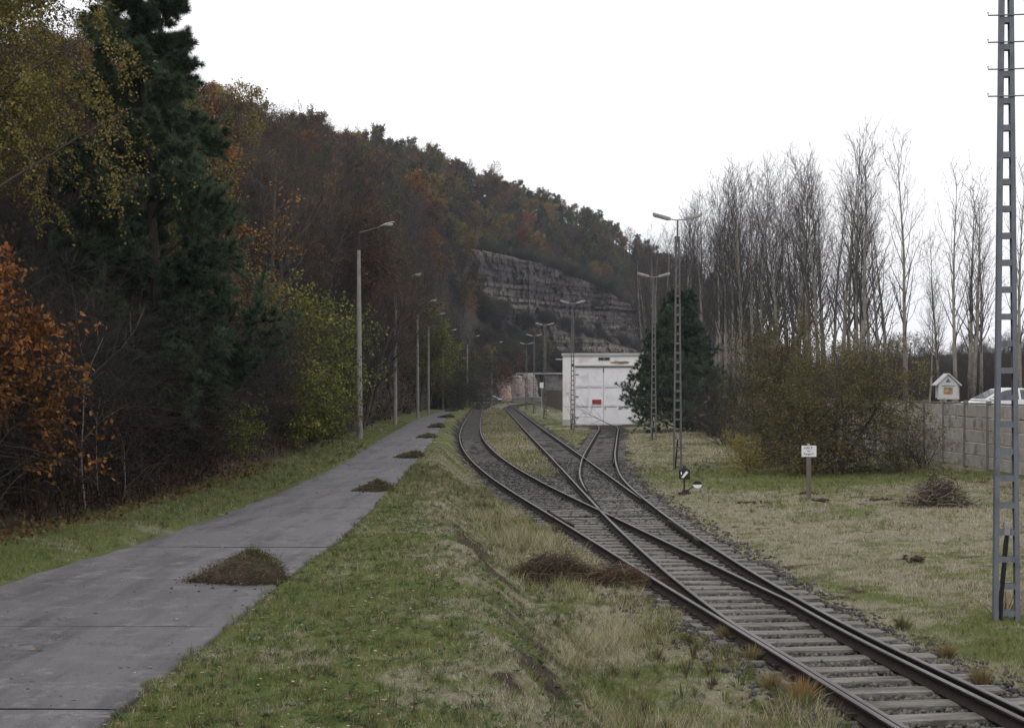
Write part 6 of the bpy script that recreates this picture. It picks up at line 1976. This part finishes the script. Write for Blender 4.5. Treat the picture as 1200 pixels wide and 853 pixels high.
# single tall tussocks beside the rails
gt_ = random.Random(4)
def tussock(px, py, h, seed, label, cols, n=240):
    y = yat(py, -.2); x = xat(px, y)
    g = np.random.default_rng(seed)
    r = h * .28
    P = np.stack([g.normal(0, r * .5, n), g.normal(0, r * .5, n), np.zeros(n)], -1)
    d = P * 1.6 / max(r, .01) * .35 + unit(g, n) * .35 + np.array([0, 0, 1.0]); d /= np.linalg.norm(d, axis=1, keepdims=True)
    L = (h * (.5 + .7 * g.random(n)))[:, None]
    w = np.cross(d, unit(g, n)); w /= np.linalg.norm(w, axis=1, keepdims=True); w *= .004 + .002 * g.random((n, 1))
    mid = P + d * L * .55; tip = P + d * L + np.stack([d[:, 0], d[:, 1], -np.abs(d[:, 0]) * .5], -1) * L * .25
    V = np.stack([P - w, P + w, mid + w * .7, mid - w * .7, tip], 1).reshape(-1, 3)
    i5 = np.arange(n) * 5
    q = np.stack([i5, i5 + 1, i5 + 2, i5 + 3], -1); t3 = np.stack([i5 + 3, i5 + 2, i5 + 4], -1)
    c = palette(cols, n, g)
    me_ = fast_mesh('grass_tussock', V, [q, t3], M['grass'], col=np.concatenate([c, c]))
    return setp(mobj('grass_tussock', me_, None, (x, y, gz(x, y))), label, 'grass tuft', 'grass tussocks beside the near track')
TUS = [(.16, .11, .05), (.24, .18, .09), (.30, .24, .14), (.12, .12, .04)]
tussock(938, 832, .30, 11, 'orange tinged dry grass tussock beside the left rail at the bottom edge', [(.22, .13, .04), (.30, .19, .07), (.28, .23, .12)], 320)
tussock(905, 815, .22, 12, 'smaller dry tussock just left of the orange tinged one', TUS)
tussock(880, 775, .24, 13, 'pale dry tussock left of the rail below the weeds', TUS)
tussock(852, 748, .22, 14, 'brownish tussock close to the left rail under the weed heap', TUS)
tussock(1148, 800, .22, 15, 'reddish dry tussock on the ballast shoulder at the right edge', [(.2, .13, .07), (.26, .2, .1), (.1, .11, .04)])
tussock(1110, 770, .20, 16, 'low dry tussock on the right shoulder above the reddish one', TUS)
tussock(1058, 735, .2, 17, 'mixed green and dry tussock on the right shoulder of the near track', [(.1, .11, .035), (.22, .18, .1)])
tussock(1176, 722, .45, 18, 'thin reddish weeds inside the foot of the near mast', [(.14, .07, .045), (.2, .13, .08)], 60)
# fallen leaves on verge and road
def litter(n, seed):
    g = np.random.default_rng(seed)
    y = 8.5 * (75 / 8.5) ** g.random(n); side = g.random(n)
    x = np.where(side < .42, road_l(y) - 2.8 * g.random(n) ** .6, np.where(side < .80, road_r(y) + .02 + 2.3 * g.random(n), road_l(y) + (road_r(y) - road_l(y)) * g.random(n)))
    onroad = (x > road_l(y)) & (x < road_r(y))
    kp = ~(onroad & (g.random(n) < .66)); x, y, onroad = x[kp], y[kp], onroad[kp]
    z = np.where(onroad, road_z(y) + .006, ground_z(x, y) + .03)
    P = np.stack([x, y, z], -1)
    V, F = leaf_quads(P, (.025 + .03 * g.random(len(P))) * np.maximum(1, y / 26), g, .0, .75)
    V = V.reshape(-1, 4, 3); V[..., 2] = P[:, None, 2] + (V[..., 2] - P[:, None, 2]) * .25 + .006
    cols = palette([(.10, .055, .03), (.12, .075, .04), (.20, .13, .07), (.28, .20, .12), (.45, .40, .32)], len(P), g)
    me_ = fast_mesh('fallen_leaves', V.reshape(-1, 3), [F], M['litter'], col=cols)
    return setp(mobj('fallen_leaves', me_), kind='stuff')
litter(9000, 5)
def litter2(n, seed):
    g = np.random.default_rng(seed)
    y = 12 * (45 / 12) ** g.random(n); x = road_l(y) - 1.5 - 2.2 * g.random(n)
    P = np.stack([x, y, np.maximum(ground_z(x, y), hill_z(x, y) - .3) + .05], -1)
    V, F = leaf_quads(P, .06 + .05 * g.random(n), g, .0, .75)
    me_ = fast_mesh('fallen_leaves', V, [F], M['litter'], col=palette([(.06, .035, .022), (.12, .06, .03), (.20, .10, .04)], n, g))
    return setp(mobj('fallen_leaves', me_), kind='stuff')
litter2(5000, 6)
# eroded clods along the bank edge
g = np.random.default_rng(33)
n = 900
cy_ = 9 + 15 * g.random(n); cx_ = crest(cy_) + .45 + g.normal(0, .18, n)
kp = fbm(cx_ * .9, cy_ * .55, 77, 3) > .5
cx_, cy_ = cx_[kp], cy_[kp]; n = len(cx_)
setp(mobj('soil_clods', stones('soil_clods', cx_, cy_, ground_z(cx_, cy_) + .0, .012 + .04 * g.random(n) ** 3, (.035 + .06 * g.random(n))[:, None] * np.array([[1, .8, .66]]), M['stone'], 34)), kind='stuff')

# ------------------------------------------------------------------ haze of the valley air
HAZE = 0.00017
if HAZE > 0:
    hm_, n_, l_, b_ = newmat('valley_haze')
    n_.remove(b_)
    pv = n_.new("ShaderNodeVolumePrincipled")
    pv.inputs["Color"].default_value = (.74, .78, .95, 1)
    pv.inputs["Density"].default_value = HAZE
    pv.inputs["Anisotropy"].default_value = 0.2
    l_.new(pv.outputs[0], n_["Material Output"].inputs["Volume"])
    hb = MB().box((520, 930, 67), (2200, 2300, 146)).build('haze', hm_)
    setp(hb, kind='stuff')

# ------------------------------------------------------------------ labels of look-alikes told apart by their place
def tell_apart():
    by = {}
    for o in C.objects:
        if o.parent is None and 'label' in o.keys() and o.location.y > 1: by.setdefault(o['label'], []).append(o)
    W = {2: ['left of two', 'right of two'], 3: ['leftmost of three', 'middle of three', 'rightmost of three']}
    for lb, os_ in by.items():
        if len(os_) < 2: continue
        os_.sort(key=lambda o: o.location.x / o.location.y)
        n = len(os_)
        nw = W.get(n) or ['leftmost'] + ['%s from left' % ORD[i] for i in range(1, n - 1)] + ['rightmost']
        for o, w in zip(os_, nw): o['label'] = f"{lb}, {w}"
tell_apart()
